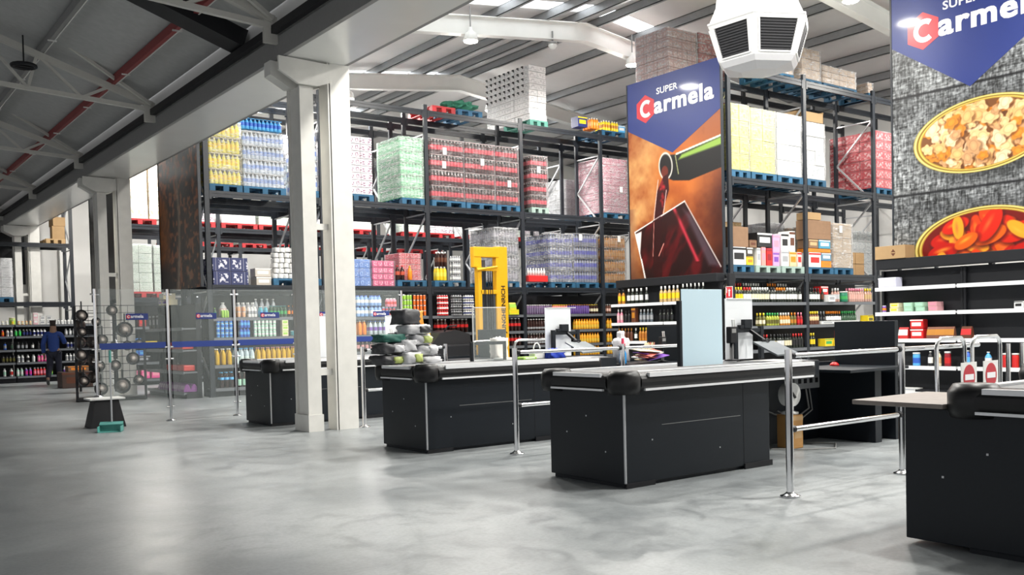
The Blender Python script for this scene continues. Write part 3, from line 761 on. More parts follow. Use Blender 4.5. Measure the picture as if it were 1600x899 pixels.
ORG, YLW, LIM, GRN, DGRN = C('orange', (.88, .25, .01)), C('yellow', (.86, .62, .02)), C('lime', (.35, .62, .08)), C('green', (.05, .38, .10)), C('dark_green', (.02, .07, .03))
BLU, SKY, NAVYG, PUR, PNK, MAG = C('blue', (.03, .12, .55)), C('sky_blue', (.10, .42, .78)), C('navy', (.02, .03, .16)), C('purple', (.20, .08, .42)), C('pink', (.85, .28, .38)), C('magenta', (.75, .04, .28))
BRN, TAN, AMB, OLIV = C('brown', (.12, .04, .02)), C('tan', (.58, .40, .20)), C('amber', (.50, .20, .02)), C('olive', (.12, .11, .02))
OIL = C('golden_oil', (.62, .38, .01), .15); CLR = C('clear_pet', (.55, .66, .70), .1); COLA = C('cola_brown', (.03, .01, .008), .12); MINT = C('mint', (.42, .72, .55)); GRYG = C('grey', (.35, .36, .38)); CREAM = C('cream', (.75, .68, .48))
SILC = C('silver', (.6, .6, .62), .3)
PETO = bottle('pet_orange', .33, .048, ORG, WHT, ORG); PETC = bottle('pet_cola', .33, .05, COLA, WHT, RED, .38, .60)
PETW = bottle('pet_clear', .32, .045, CLR, BLU, PUR, .3, .55); PETD = bottle('pet_dark', .31, .046, COLA, WHT, BLK)
PETY = bottle('pet_yellow', .34, .048, OIL, WHT, OIL, .2, .5); PETP = bottle('pet_pale', .34, .048, CLR, SKY, C('pale_label', (.65, .78, .74)), .1, .5)
PETN = bottle('pet_navy', .33, .045, COLA, SKY, SKY, .50, .66)
# ---- bay left of the columns
CAN_ = lambda n, c, b=None: can(n, c, SILC, .115, .033, b)
z = 1.655
FD = 19.25
runp(bottle('slim_green', .20, .034, DGRN, LIM, GRN), 'bottled_drink', 'bottle', 'dark green topped bottle at the left end of the top drinks shelf', 330, 342, FD, z, .085)
runp(sixpack('lime_pack', .16, .12, .17, LIM, WHT), 'drink_pack', 'pack', 'lime green drink pack on the top shelf left of the columns', 343, 361, FD, z, .17, rows=1)
runp(CAN_('peach_can', C('peach', (.85, .45, .25))), 'drink_can', 'can', 'peach coloured can on the top shelf behind the glass post', 370, 386, FD, z, .075, rows=2, rd=.08, tiers=2, th=.116)
runp(sixpack('white_can_pack', .20, .13, .22, WHT, WHT, GRYG), 'drink_pack', 'pack', 'white can pack on the top shelf left of the columns', 387, 403, FD, z, .21)
runp(bottle('aqua_bottle', .23, .035, C('aqua', (.10, .45, .55)), WHT, SKY), 'bottled_drink', 'bottle', 'aqua bottle on the top drinks shelf left of the columns', 405, 421, FD, z, .08, rows=2, rd=.08)
runp(bottle('green_glass', .24, .034, DGRN, C('teal', (.05, .25, .25)), GRN), 'bottled_drink', 'bottle', 'dark green bottle on the top drinks shelf beside the aqua ones', 422, 449, FD, z, .078, rows=2, rd=.08)
runp(bottle('amber_dark', .24, .034, COLA, ORG, ORG), 'bottled_drink', 'bottle', 'dark bottle with orange label at the columns, top drinks shelf', 450, 462, FD, z, .08)
runp(bottle('big_jug', .32, .08, C('milky', (.66, .66, .66), .3), WHT, C('salmon', (.75, .45, .38)), .2, .6), 'water_jug', 'jug', 'large pale jug with salmon label standing behind the front cans', 344, 366, FD, z, .19, gap=.22)
runp(bottle('tall_clear', .40, .05, C('greyclear', (.45, .47, .5), .15), WHT, GRYG), 'bottled_drink', 'bottle', 'tall grey see-through bottle behind the aqua bottles', 404, 440, FD, z, .105, gap=.25)
runp(sixpack('tray_pack', .42, .2, .32, C('tray_grey', (.42, .43, .45), .3), WHT, WHT, (4, 2)), 'drink_pack', 'pack', 'grey wrapped tray standing behind the white cans', 378, 404, FD, z, .43, gap=.22)
z = 1.235
runp(can('blue_pack_can', SKY, SILC, .098, .037, BLU), 'drink_can', 'can', 'sky blue can in the stacked block left of the glass post', 324, 364, FD, z, .088, tiers=4, th=.099, rows=1, rd=.09)
runp(sixpack('royal_blue_pack', .22, .14, .19, BLU, BLU, SKY, (3, 2), .036), 'drink_pack', 'pack', 'royal blue carton pack right of the glass post', 370, 394, FD, z, .25, tiers=2, th=.195)
runp(can('mint_can', MINT, WHT, .126, .034, WHT), 'drink_can', 'can', 'mint green can in the stacked block beside the blue packs', 396, 432, FD, z, .082, tiers=3, th=.127, rows=1, rd=.09)
runp(cuboid('beige_box', .14, .1, .12, CREAM, LIM), 'food_box', 'box', 'cream box with green print beside the mint cans', 436, 454, FD, z, .15, tiers=3, th=.122)
runp(CAN_('teal_can', C('tealc', (.08, .42, .50))), 'drink_can', 'can', 'teal can at the columns on the second drinks shelf', 456, 468, FD, z, .08, rows=2, rd=.08)
z = .665
runp(PETY, 'bottled_drink', 'bottle', 'yellow oil coloured bottle below the blue cans', 324, 362, FD, z, .105, rows=2, rd=.105)
runp(PETP, 'bottled_drink', 'bottle', 'pale clear bottle between the two groups of yellow bottles', 364, 397, FD, z, .105, rows=2, rd=.105)
runp(bottle('pet_yellow_pinkcap', .34, .048, OIL, C('rose_cap', (.55, .25, .25)), OIL, .2, .5), 'bottled_drink', 'bottle', 'yellow bottle with rosy cap above the first checkout', 399, 462, FD, z, .105, rows=2, rd=.105)
z = .185
runp(PETN, 'bottled_drink', 'bottle', 'dark bottle with light blue label on the lowest drinks shelf', 324, 364, FD, z, .105, rows=2, rd=.105)
runp(bottle('pet_green_l', .33, .045, COLA, WHT, MINT, .1, .5), 'bottled_drink', 'bottle', 'dark bottle with mint label on the lowest drinks shelf', 368, 384, FD, z, .105)
# ---- bays right of the columns
z = 1.635
runp(sixpack('blue_water_pack', .30, .16, .24, C('water_blue', (.25, .42, .72), .2), BLU, WHT), 'water_pack', 'pack', 'blue water pack on the upper drinks shelf right of the columns', 556, 598, FD, z, .31, tiers=2, th=.245)
runp(can('blue_red_can', C('blue_grey', (.22, .28, .50)), SILC, .11, .034, RED), 'drink_can', 'can', 'blue and red can along the upper shelf front', 598, 620, FD, z, .08, tiers=2, th=.111)
runp(sixpack('pink_pack', .26, .15, .20, PNK, WHT, RED), 'drink_pack', 'pack', 'pink red can pack stacked on the upper drinks shelf', 600, 625, FD, z+.222, .27, tiers=1, th=.2, gap=.0)
runp(sixpack('red_can_pack', .26, .15, .13, RED, SILC, PNK), 'drink_pack', 'pack', 'red can pack low on the upper shelf by the glass post', 621, 632, FD, z, .27, tiers=1)
runp(can('lime_can', LIM, SILC, .125, .032), 'drink_can', 'can', 'lime green tall can in the upper shelf block', 628, 646, FD, z, .075, tiers=4, th=.126)
runp(can('orange_can', C('oc', (.80, .16, .02)), SILC, .125, .032), 'drink_can', 'can', 'orange tall can in the upper shelf block', 647, 668, FD, z, .075, tiers=4, th=.126)
runp(sixpack('cola_can_pack', .27, .16, .125, RED, SILC, WHT, (4, 2)), 'drink_pack', 'pack', 'red cola can pack stacked behind the black forklift', 680, 707, FD, z, .28, tiers=4, th=.126)
runp(sixpack('grey_can_pack', .27, .16, .125, GRYG, SILC, BLK, (4, 2)), 'drink_pack', 'pack', 'grey can pack stacked left of the lift mast', 708, 722, FD, z, .28, tiers=4, th=.126)
runp(sixpack('whiteblue_pack', .27, .16, .125, WHT, SILC, NAVYG, (4, 2)), 'drink_pack', 'pack', 'white and navy can pack stacked at the lift mast', 723, 745, FD, z, .28, tiers=4, th=.126)
runp(cuboid('yellow_box', .30, .2, .13, C('acid_yellow', (.72, .70, .03)), YLW), 'snack_box', 'box', 'acid yellow box on the upper shelf right of the lift mast', 792, 812, FD, z, .31)
runp(pouch('yellow_pouch', .2, .12, .18, C('acid2', (.62, .58, .05)), LIM), 'snack_bag', 'bag', 'yellow green bag lying above the acid yellow box', 796, 808, FD, z+.13, .21)
runp(bottle('white_cap_purple', .25, .032, C('plum', (.16, .10, .20)), WHT, C('lilac', (.17, .13, .22)), .2, .6), 'bottled_drink', 'bottle', 'small plum coloured bottle with white cap, upper shelf', 820, 864, FD, z, .075, rows=3, rd=.075)
runp(bottle('salmon_bottle', .25, .032, C('salmon2', (.72, .22, .18)), YLW, C('salmon3', (.8, .35, .25))), 'bottled_drink', 'bottle', 'small salmon red bottle with yellow cap, upper shelf', 866, 888, FD, z, .075, rows=3, rd=.075)
runp(bottle('violet_bottle', .25, .032, C('violet', (.12, .06, .28)), AMB, C('violet2', (.14, .08, .28))), 'bottled_drink', 'bottle', 'small violet bottle with brown cap, upper shelf', 889, 922, FD, z, .075, rows=3, rd=.075)
runp(bottle('cream_bottle', .25, .036, COLA, YLW, CREAM), 'bottled_drink', 'bottle', 'small bottle with cream label, right end of the drinks shelf', 924, 936, FD, z, .08, rows=3, rd=.08)
runp(bottle('cream_bottle2', .25, .036, BRN, WHT, C('rosecream', (.75, .5, .42))), 'bottled_drink', 'bottle', 'small bottle with rose label beside the last rack upright', 945, 956, FD, z, .08, rows=3, rd=.08)
z = 1.215
runp(PETO, 'soda_bottle', 'bottle', 'orange soda bottle left of the bag pile', 559, 574, FD, z, .105, rows=2, rd=.105)
runp(PETW, 'bottled_drink', 'bottle', 'clear bottle with purple label left of the bag pile', 576, 613, FD, z, .105, rows=2, rd=.105)
runp(PETO, 'soda_bottle', 'bottle', 'orange soda bottle right of the bag pile', 640, 670, FD, z, .105, rows=2, rd=.105)
for (a_, b_, w_) in ((682, 700, 'left of the forklift'), (706, 733, 'behind the forklift'), (792, 815, 'right of the lift mast')):
    runp(PETC, 'soda_bottle', 'bottle', 'cola bottle with red label '+w_+', upper row', a_, b_, FD, z, .108, rows=2, rd=.108)
    runp(PETC, 'soda_bottle', 'bottle', 'cola bottle with red label '+w_+', lower row', a_, b_, FD, .835, .108, rows=1, rd=.108)
PETK = bottle('pet_black_white', .30, .042, COLA, WHT, GRYG, .15, .3)
runp(PETK, 'soda_bottle', 'bottle', 'dark soda bottle with white cap right of the mast, upper row', 820, 858, FD, z, .09, rows=2, rd=.09)
runp(PETK, 'soda_bottle', 'bottle', 'dark soda bottle with white cap right of the mast, lower row', 820, 858, FD, .835, .09, rows=2, rd=.09)
PETJ = bottle('pet_juice', .275, .045, C('juice', (.80, .36, .02), .2), ORG, C('juice2', (.75, .48, .05)), .15, .45)
for zz, w_ in ((1.215, 'top row'), (.835, 'middle row'), (.505, 'low row')):
    runp(PETJ, 'juice_bottle', 'bottle', 'amber juice bottle right of the white screen, '+w_, 900, 937, FD, zz, .095, rows=2, rd=.095)
    runp(PETJ, 'juice_bottle', 'bottle', 'amber juice bottle past the last upright, '+w_, 945, 957, FD, zz, .095, rows=2, rd=.095)
runp(bottle('pet_white_low', .28, .04, COLA, WHT, C('pinkish', (.6, .3, .3))), 'soda_bottle', 'bottle', 'dark bottle with white cap on the low shelf above the first checkout', 556, 584, FD, .835, .1, rows=1)
runp(PETC, 'soda_bottle', 'bottle', 'cola bottle low between bag pile and forklift', 650, 670, FD, .835, .105)
PYV[0] = 490
# ---- wine rack bay right of the fire sign (Y 12.65)
FW = 12.63
WB = lambda n, c, cap, lab, h=.31, r=.038: bottle(n, h, r, c, cap, lab, .2, .55, 'wine')
z = 1.715; GL = C('wine_glass', (.015, .02, .015), .12)
for (p0, p1, cap, lab, txt) in ((1141, 1163, YLW, YLW, 'wine bottle with yellow label and yellow capsule'), (1164, 1176, RED, WHT, 'wine bottle with red capsule and white label'), (1177, 1204, WHT, CREAM, 'dark wine bottle with white capsule and pale label'), (1206, 1214, BLK, WHT, 'dark wine bottle with black capsule'), (1215, 1230, ORG, WHT, 'wine bottle with orange capsule'), (1231, 1247, WHT, WHT, 'wine bottle with broad white label'), (1249, 1256, BLK, WHT, 'dark bottle next to the rack upright')):
    runp(WB('w', GL, cap, lab), 'wine_bottle', 'bottle', txt+', top wine shelf', p0, p1, FW, z, .08, rows=2, rd=.08)
    runp(WB('w2', GL, cap, lab), 'wine_bottle', 'bottle', txt+', rear row of the top wine shelf', p0, p1, FW, z+.10, .08, rows=1, rd=.08, gap=.24)
for (p0, p1, cap, lab, txt) in ((1263, 1283, BLK, WHT, 'black bottle with small white label past the upright'), (1285, 1290, BRN, BRN, 'brown bottle'), (1306, 1314, WHT, SILC, 'bottle with silver label'), (1328, 1352, PNK, C('rosado', (.72, .42, .36)), 'rose wine bottle with pink capsule'), (1353, 1364, YLW, TAN, 'bottle with tan label at the right end')):
    runp(WB('w', GL if lab in (WHT, BRN) else C('rose_glass', (.5, .3, .25), .1), cap, lab), 'wine_bottle', 'bottle', txt+', top wine shelf', p0, p1, FW, z, .08, rows=2, rd=.08)
runp(cuboid('white_wine_box', .26, .2, .16, WHT, GRYG), 'wine_box', 'box', 'white box standing among the bottles on the top wine shelf', 1292, 1304, FW, z, .27)
runp(cuboid('red_white_box', .3, .2, .18, RED, WHT), 'wine_box', 'box', 'red and white box raised behind the top wine shelf bottles', 1283, 1302, FW, z+.17, .31, gap=.1)
runp(bottle('green_can_tree', .24, .1, C('bottle_green', (.02, .22, .12)), WHT, GRN, kind='jar', seg=12), 'green_tin', 'tin', 'round green tin on the top wine shelf', 1316, 1327, FW, z, .2)
z = 1.215
for (p0, p1, g, cap, lab, txt) in ((1187, 1198, OLIV, YLW, CREAM, 'olive bottle with yellow cap'), (1199, 1219, C('cider', (.35, .38, .05), .12), GRN, OLIV, 'yellow green bottle with green cap'), (1220, 1236, AMB, WHT, CREAM, 'amber bottle with white cap'), (1237, 1246, OLIV, ORG, AMB, 'olive bottle with orange cap'), (1247, 1256, DRED, PNK, RED, 'red bottle with pink cap')):
    runp(bottle('b', .27, .036, g, cap, lab, .15, .45, 'wine'), 'cider_bottle', 'bottle', txt+', middle wine shelf', p0, p1, FW, z, .078, rows=2, rd=.078)
for (p0, p1, g, cap, lab, txt) in ((1263, 1281, BRN, YLW, TAN, 'brown bottle with yellow cap'), (1283, 1296, BLK, GRYG, BLK, 'black bottle'), (1297, 1320, BLK, ORG, WHT, 'black bottle with orange and white neck'), (1321, 1344, DGRN, GRN, DGRN, 'dark green bottle')):
    runp(bottle('b', .29, .036, g, cap, lab, .3, .6, 'wine'), 'spirit_bottle', 'bottle', txt+', middle wine shelf right bay', p0, p1, FW, z, .078, rows=2, rd=.078, gap=.08 if p0 > 1282 else 0)
runp(cuboid('long_white_label', .45, .06, .07, WHT, GRYG), 'label_box', 'box', 'low white box in front of the black bottles', 1283, 1343, FW, z, .46, rd=.06)
runp(cuboid('yellow_can_box', .26, .2, .18, YLW, OLIV), 'drinks_box', 'box', 'yellow box at the right end of the middle wine shelf', 1350, 1366, FW, z, .27)
z = .715
for (p0, p1, cap, lab, txt) in ((1192, 1202, RED, WHT, 'dark bottle with red capsule'), (1203, 1214, BLK, YLW, 'dark bottle with golden label'), (1215, 1226, BLK, WHT, 'dark bottle with white label'), (1227, 1238, BLK, CREAM, 'dark bottle with cream label'), (1239, 1256, RED, BLK, 'all dark bottle')):
    runp(WB('w', GL, cap, lab), 'wine_bottle', 'bottle', txt+', lower wine shelf', p0, p1, FW, z, .08, rows=2, rd=.08)
for (p0, p1, cap, lab, txt) in ((1263, 1275, YLW, YLW, 'dark bottle with yellow label'),):
    runp(WB('w', GL, cap, lab), 'wine_bottle', 'bottle', txt+', lower wine shelf', p0, p1, FW, z, .08, rows=2, rd=.08)
runp(cuboid('yellow_case', .27, .2, .17, YLW, GRN), 'drinks_box', 'box', 'yellow case on the lower wine shelf', 1286, 1312, FW, z, .28)
runp(cuboid('red_case', .2, .2, .34, C('case_red', (.55, .08, .06)), ORG), 'drinks_box', 'box', 'upright red case beside the tall black station panel', 1313, 1320, FW, z, .21)
# ---- end shelving under the wine banner (faces -X)
FE = 14.63
z = 1.775
runx(WB('e1', AMB, BLK, YLW, .32, .04), 'spirit_bottle', 'bottle', 'amber bottle with yellow label, far end of the end shelf', 963, 975, FE, z, .10)
runx(WB('e2', GL, WHT, WHT, .33, .045), 'spirit_bottle', 'bottle', 'dark bottle with tall white label on the top end shelf', 977, 1003, FE, z, .115)
runx(WB('e3', GL, SILC, SILC, .34, .036), 'spirit_bottle', 'bottle', 'slim dark bottle with silver neck, top end shelf', 1004, 1012, FE, z, .09)
runx(WB('e4', C('pale_gold', (.55, .38, .18), .15), WHT, YLW, .34, .045), 'spirit_bottle', 'bottle', 'pale gold bottle with white neck, top end shelf', 1028, 1060, FE, z, .115)
runx(WB('e5', GL, WHT, CREAM, .36, .036), 'spirit_bottle', 'bottle', 'tall bottle with white neck above the blue screen', 1062, 1100, FE, z, .10)
z = 1.355
runx(WB('f1', PNK, WHT, C('blush', (.75, .55, .55)), .30, .036), 'wine_bottle', 'bottle', 'pink bottle at the far end of the second end shelf', 961, 971, FE, z, .085)
runx(WB('f2', BLK, BLK, BLK, .26, .036), 'spirit_bottle', 'bottle', 'small black bottle, second end shelf', 973, 983, FE, z, .085)
runx(cuboid('brown_gift', .12, .1, .32, BRN, AMB), 'gift_box', 'box', 'tall brown gift box on the second end shelf', 984, 994, FE, z, .13)
runx(WB('f3', C('steelg', (.10, .12, .14), .1), SILC, GRYG, .28, .036), 'spirit_bottle', 'bottle', 'dark grey bottle with silver neck, second end shelf', 996, 1018, FE, z, .095)
runx(WB('f4', GL, BLK, BLK, .26, .035), 'spirit_bottle', 'bottle', 'black bottle in the near bay of the second end shelf', 1026, 1050, FE, z, .10)
z = .945
runx(WB('g1', BRN, AMB, BRN, .28, .037), 'spirit_bottle', 'bottle', 'brown bottle, far end of the third end shelf', 962, 986, FE, z, .085)
runx(WB('g2', GL, WHT, WHT, .28, .037), 'spirit_bottle', 'bottle', 'dark bottle with white label, third end shelf', 987, 994, FE, z, .085)
runx(WB('g3', AMB, YLW, C('rust', (.42, .14, .02)), .29, .038), 'spirit_bottle', 'bottle', 'amber bottle with golden neck, third end shelf', 995, 1018, FE, z, .085)
# ---- end shelving under the shellfish banner
runx(cuboid('toilet_white', .34, .19, .17, C('lilac_white', (.62, .62, .75)), WHT, .02), 'tissue_pack', 'pack', 'pale lilac tissue pack on the highest right hand shelf', 1371, 1400, 14.63, 1.83, .36, rd=.24)
runx(CAN_('ptin', PUR, ORG), 'food_tin', 'tin', 'purple and orange tin at the far end of the second shelf', 1374, 1384, 14.63, 1.41, .08, tiers=1)
for (p0, p1, c, a_, t_) in ((1386, 1408, CREAM, YLW, 'cream yellow'), (1410, 1446, C('sage', (.36, .58, .42)), MINT, 'sage green'), (1449, 1466, C('dusty_pink', (.62, .32, .34)), PNK, 'dusty pink')):
    runx(cuboid('bx'+t_, .155, .2, .075, c, a_), 'food_box', 'box', t_+' box stacked on the second right hand shelf', p0, p1, 14.63, 1.41, .16, tiers=2, th=.076, rd=.2)
runx(cuboid('bwx', .13, .18, .11, WHT, BLK), 'food_box', 'box', 'white and black box near the right edge, second shelf', 1584, 1600, 14.63, 1.41, .135, tiers=1, rd=.18)
SNB = lambda n, a, b: pouch(n, .17, .10, .19, a, b)
runx(SNB('s1', C('redbag', (.55, .03, .03)), WHT), 'snack_bag', 'bag', 'red and white snack bag on the third right hand shelf', 1402, 1418, 14.63, .96, .12, tiers=1, rd=.12)
runx(cuboid('s2', .22, .18, .16, RED, WHT, .02), 'snack_box', 'box', 'bright red pack in the pile on the third right hand shelf', 1420, 1442, 14.63, .96, .23, tiers=2, th=.16, rd=.2)
runx(SNB('s3', C('brownbag', (.20, .08, .05)), AMB), 'snack_bag', 'bag', 'brown snack bag on the third right hand shelf', 1448, 1488, 14.63, .96, .13, tiers=1, rd=.12)
runx(SNB('s4', BRN, RED), 'snack_bag', 'bag', 'dark snack bag behind the no-entry signs', 1500, 1516, 14.63, .96, .15, rd=.12)
runx(bottle('clean_blue', .22, .06, SKY, WHT, BLU, .2, .6, 'jar'), 'cleaner_tub', 'tub', 'sky blue tub on the fourth right hand shelf', 1421, 1436, 14.63, .51, .14)
runx(bottle('clean_w', .24, .04, BLK, WHT, WHT, .2, .6), 'cleaner_bottle', 'bottle', 'black bottle with white label on the fourth right hand shelf', 1444, 1456, 14.63, .51, .09)
runx(bottle('clean_c', .24, .045, CREAM, GRYG, TAN, .2, .6), 'cleaner_bottle', 'bottle', 'cream bottle on the fourth right hand shelf', 1458, 1468, 14.63, .51, .10)
runx(bottle('clean_r', .24, .05, DRED, WHT, RED, .2, .6, 'jar'), 'cleaner_tub', 'tub', 'dark red tub behind the post, fourth right hand shelf', 1469, 1486, 14.63, .51, .12)
runx(bottle('clean_b', .26, .05, BLU, WHT, SKY, .2, .6), 'cleaner_bottle', 'bottle', 'blue bottle above the left no-entry sign', 1498, 1520, 14.63, .51, .12)
runx(bottle('clean_s', .24, .05, SKY, WHT, WHT, .2, .6), 'cleaner_bottle', 'bottle', 'pale blue bottle above the right no-entry sign', 1530, 1552, 14.63, .51, .12)
runx(bottle('clean_rr', .22, .05, RED, WHT, RED, .2, .6, 'jar'), 'cleaner_tub', 'tub', 'red tub near the right edge, fourth shelf', 1562, 1590, 14.63, .51, .13)
runx(bottle('clean_y', .28, .05, C('ly', (.75, .80, .15)), GRN, YLW, .2, .6), 'cleaner_bottle', 'bottle', 'lime yellow bottle at the right edge, fourth shelf', 1592, 1606, 14.63, .51, .13)
runx(cuboid('traybox', .36, .17, .06, WHT, GRYG), 'tray', 'tray', 'low white tray on the bottom right hand shelf', 1400, 1430, 14.63, .08, .42, rd=.22)
# ---- far toiletries shelving
FL = FY+.02
z = 1.735
def far(p0, p1, me, lab, z, pitch=.085, **k): runp(me, 'toiletry_bottle', 'bottle', lab, p0, p1, FL, z, pitch, **k)
TB = lambda n, c, cap, lab, h=.2, r=.035: bottle(n, h, r, c, cap, lab, .2, .6, 'x', 6)
far(0, 14, TB('t1', CREAM, WHT, WHT, .13), 'cream jar on top of the far toiletries shelf', z)
far(15, 24, TB('t2', TAN, GRN, YLW, .16), 'tan and green jar on top of the far toiletries shelf', z)
runp(bottle('lime_tub', .22, .09, C('limetub', (.5, .6, .2)), CREAM, LIM, .2, .6, 'jar'), 'tub', 'tub', 'lime green tub on top of the far toiletries shelf', 16, 26, FL, z, .2, gap=.2)
far(26, 50, TB('t3', C('orangejar', (.75, .38, .14)), WHT, CREAM, .13), 'orange jar on top of the far toiletries shelf', z)
runp(cuboid('pinkbox', .12, .12, .18, C('ppink', (.75, .45, .50)), WHT), 'gift_box', 'box', 'pale pink box on top of the far toiletries shelf', 51, 60, FL, z, .13, tiers=2, th=.18)
runp(cuboid('whitebox', .13, .12, .13, WHT, GRYG), 'gift_box', 'box', 'white box on top of the far toiletries shelf', 61, 82, FL, z, .14, tiers=2, th=.13)
far(84, 120, TB('t4', WHT, GRYG, C('pale', (.6, .62, .62)), .15), 'pale jar right of the walking person, top shelf', z)
z = 1.395
for p0, p1, c, l, t_ in ((0, 7, RED, ORG, 'red'), (8, 20, WHT, GRYG, 'white'), (21, 33, GRN, C('brightgreen', (.05, .6, .10)), 'bright green'), (34, 49, BLK, NAVYG, 'black'), (50, 72, WHT, NAVYG, 'white and navy'), (100, 118, GRYG, WHT, 'grey')):
    far(p0, p1, TB('u'+t_, c, WHT, l, .20), t_+' bottle on the second far shelf', z, rows=2, rd=.08)
z = .995
for p0, p1, c, l, t_ in ((2, 11, BLU, GRYG, 'blue grey'), (12, 22, BLK, DGRN, 'dark green'), (24, 43, BLK, GRYG, 'black'), (45, 54, BLK, WHT, 'black and white'), (56, 72, BLK, BLK, 'all black'), (102, 118, GRYG, NAVYG, 'navy')):
    far(p0, p1, TB('v'+t_, c, BLK, l, .22), t_+' bottle on the third far shelf', z, rows=2, rd=.08)
z = .615
for p0, p1, c, l, t_ in ((0, 22, BLK, OLIV, 'dark'), (24, 36, WHT, GRYG, 'white'), (37, 46, WHT, BLK, 'white and black'), (47, 54, WHT, WHT, 'plain white'), (56, 71, MAG, PNK, 'magenta'), (72, 80, WHT, LIM, 'white and lime'), (100, 122, WHT, GRYG, 'pale grey')):
    far(p0, p1, TB('w'+t_, c, WHT if t_ != 'dark' else BLK, l, .22), t_+' bottle on the fourth far shelf', z, rows=2, rd=.08)
z = .205
for p0, p1, c, l, t_ in ((0, 9, WHT, MINT, 'white and mint'), (10, 20, WHT, RED, 'white and red'), (22, 34, MINT, WHT, 'mint'), (35, 48, PUR, MAG, 'purple'), (49, 69, RED, PNK, 'red'), (70, 80, GRN, LIM, 'green'), (96, 106, WHT, PUR, 'lilac')):
    far(p0, p1, TB('x'+t_, c, WHT, l, .24), t_+' bottle on the lowest far shelf', z, rows=2, rd=.08)
# ---- next aisle, behind the glass fence (rack R0, Y 25.9)
F0_ = 25.92
runp(cuboid('pinktissue', .22, .2, .24, C('hotpink', (.80, .08, .30)), PNK, .02), 'tissue_pack', 'pack', 'hot pink tissue pack low behind the left glass pane', 200, 248, F0_, .17, .24, tiers=1, th=.25, rd=.2)
runp(cuboid('darkbasket', .4, .3, .16, BLK, GRYG), 'storage_box', 'box', 'dark box on the low shelf behind the left glass pane', 200, 240, F0_, .62, .42, rd=.3)
runp(cuboid('bluebox', .16, .16, .14, BLU, SKY), 'cleaning_box', 'box', 'royal blue box behind the left glass pane', 204, 226, F0_, .78+.01, .17, rd=.16)
runp(cuboid('skybox', .2, .16, .18, SKY, BLU), 'cleaning_box', 'box', 'sky blue box with white print behind the left glass pane', 204, 222, F0_, 1.07, .21, rd=.16)
runp(cuboid('yellbox', .3, .16, .10, YLW, OLIV), 'cleaning_box', 'box', 'long yellow box behind the left glass pane', 224, 246, F0_, 1.07, .31, rd=.16)
runp(cuboid('mixw', .16, .16, .2, GRYG, WHT), 'cleaning_box', 'box', 'grey and white box on the top shelf behind the left glass pane', 232, 248, F0_, 1.57, .17, rd=.16)
runp(cuboid('mixr', .18, .16, .22, C('dullred', (.38, .05, .05)), RED), 'cleaning_box', 'box', 'dull red box on the top shelf behind the left glass pane', 214, 231, F0_, 1.57, .19, rd=.16)
# end shelf beneath the coffee banner (faces -X, X 6.10)
XE = 6.11
def ey(y0, y1, me, nm, cat, lab, z, pitch, **k): run(me, nm, cat, lab, y0, y1, XE, z, pitch, axis='X', **k)
ey(19.45, 20.4, cuboid('redbasket', .42, .24, .14, C('basketred', (.75, .06, .04)), RED, .02), 'red_basket', 'basket', 'red basket on the end shelf under the coffee banner', 1.015, .45, rd=.24)
ey(19.4, 20.6, cuboid('redbasket2', .36, .24, .12, C('basketred2', (.60, .04, .03)), RED, .02), 'red_basket', 'basket', 'flat red basket low on the end shelf under the coffee banner', .565, .38, rd=.24)
ey(19.4, 21.2, pouch('purplebag', .16, .14, .16, C('plumbag', (.22, .05, .25)), C('plum2', (.5, .35, .5))), 'snack_bag', 'bag', 'purple snack bag at the bottom of the end shelf', .135, .15, rd=.14, rows=2)
ey(20.4, 21.0, cuboid('creambox', .26, .24, .12, CREAM, PUR), 'gift_box', 'box', 'cream and purple box on top of the end shelf', 1.96, .3, rd=.24)
ey(20.55, 20.9, cuboid('creambox2', .30, .26, .13, CREAM, WHT), 'gift_box', 'box', 'plain cream box, topmost on the end shelf', 2.085, .34, rd=.24)
ey(21.0, 21.8, cuboid('darkbx', .2, .2, .3, BLK, GRYG), 'storage_box', 'box', 'black box on the upper end shelf', 1.46, .26, rd=.22)
# ================================================================ PALLETS AND LOADS
PH = .144
def pallet(x0, x1, y, z, mat, label, depth=1.15):
    x0, x1 = fit(x0, x1)
    t = thing('pallet', label, 'pallet', ((x0+x1)/2, y, z+.003)); w = (x1-x0)/2
    b = MB(); n = 7
    for k in range(n): b.box(-w, w, k*(depth-.09)/(n-1), k*(depth-.09)/(n-1)+.09, PH-.022, PH)
    b.box(-w, w, 0, .1, PH-.04, PH-.022).box(-w, w, depth-.1, depth, PH-.04, PH-.022)
    b.build('top_deck', mat, t)
    for c in (-w+.06, 0, w-.06):
        s = MB()
        for yy in (0, depth/2-.07, depth-.14): s.box(c-.06, c+.06, yy, yy+.14, .02, PH-.04)
        s.box(c-.06, c+.06, 0, depth, 0, .02); s.build('runner', mat, t)
    return t
def wrapshell(w, d, h, parent, mat, z0=0, amp=.015, seed=1):
    """crinkled stretch film as a thin closed skirt around a load"""
    rr = random.Random(seed); nx, nz = 10, 9; per = []
    for k in range(nx): per.append((-w/2+w*k/nx, 0))
    for k in range(nx): per.append((w/2, d*k/nx))
    for k in range(nx): per.append((w/2-w*k/nx, d))
    for k in range(nx): per.append((-w/2, d-d*k/nx))
    b = MB(); n = len(per)
    vs = []
    for j in range(nz+1):
        for (x, y) in per:
            ox = (1 if x > 0 else -1)*(.006+rr.random()*amp); oy = (1 if y > d/2 else -1)*(.006+rr.random()*amp)
            vs.append((x+ox*(abs(x) > w/2-1e-6), y+oy*(y < 1e-6 or y > d-1e-6), z0+h*j/nz+.004))
    b.add(vs, [(j*n+k, j*n+(k+1) % n, (j+1)*n+(k+1) % n, (j+1)*n+k) for j in range(nz) for k in range(n)], True)
    return b.build('stretch_wrap', mat, parent)
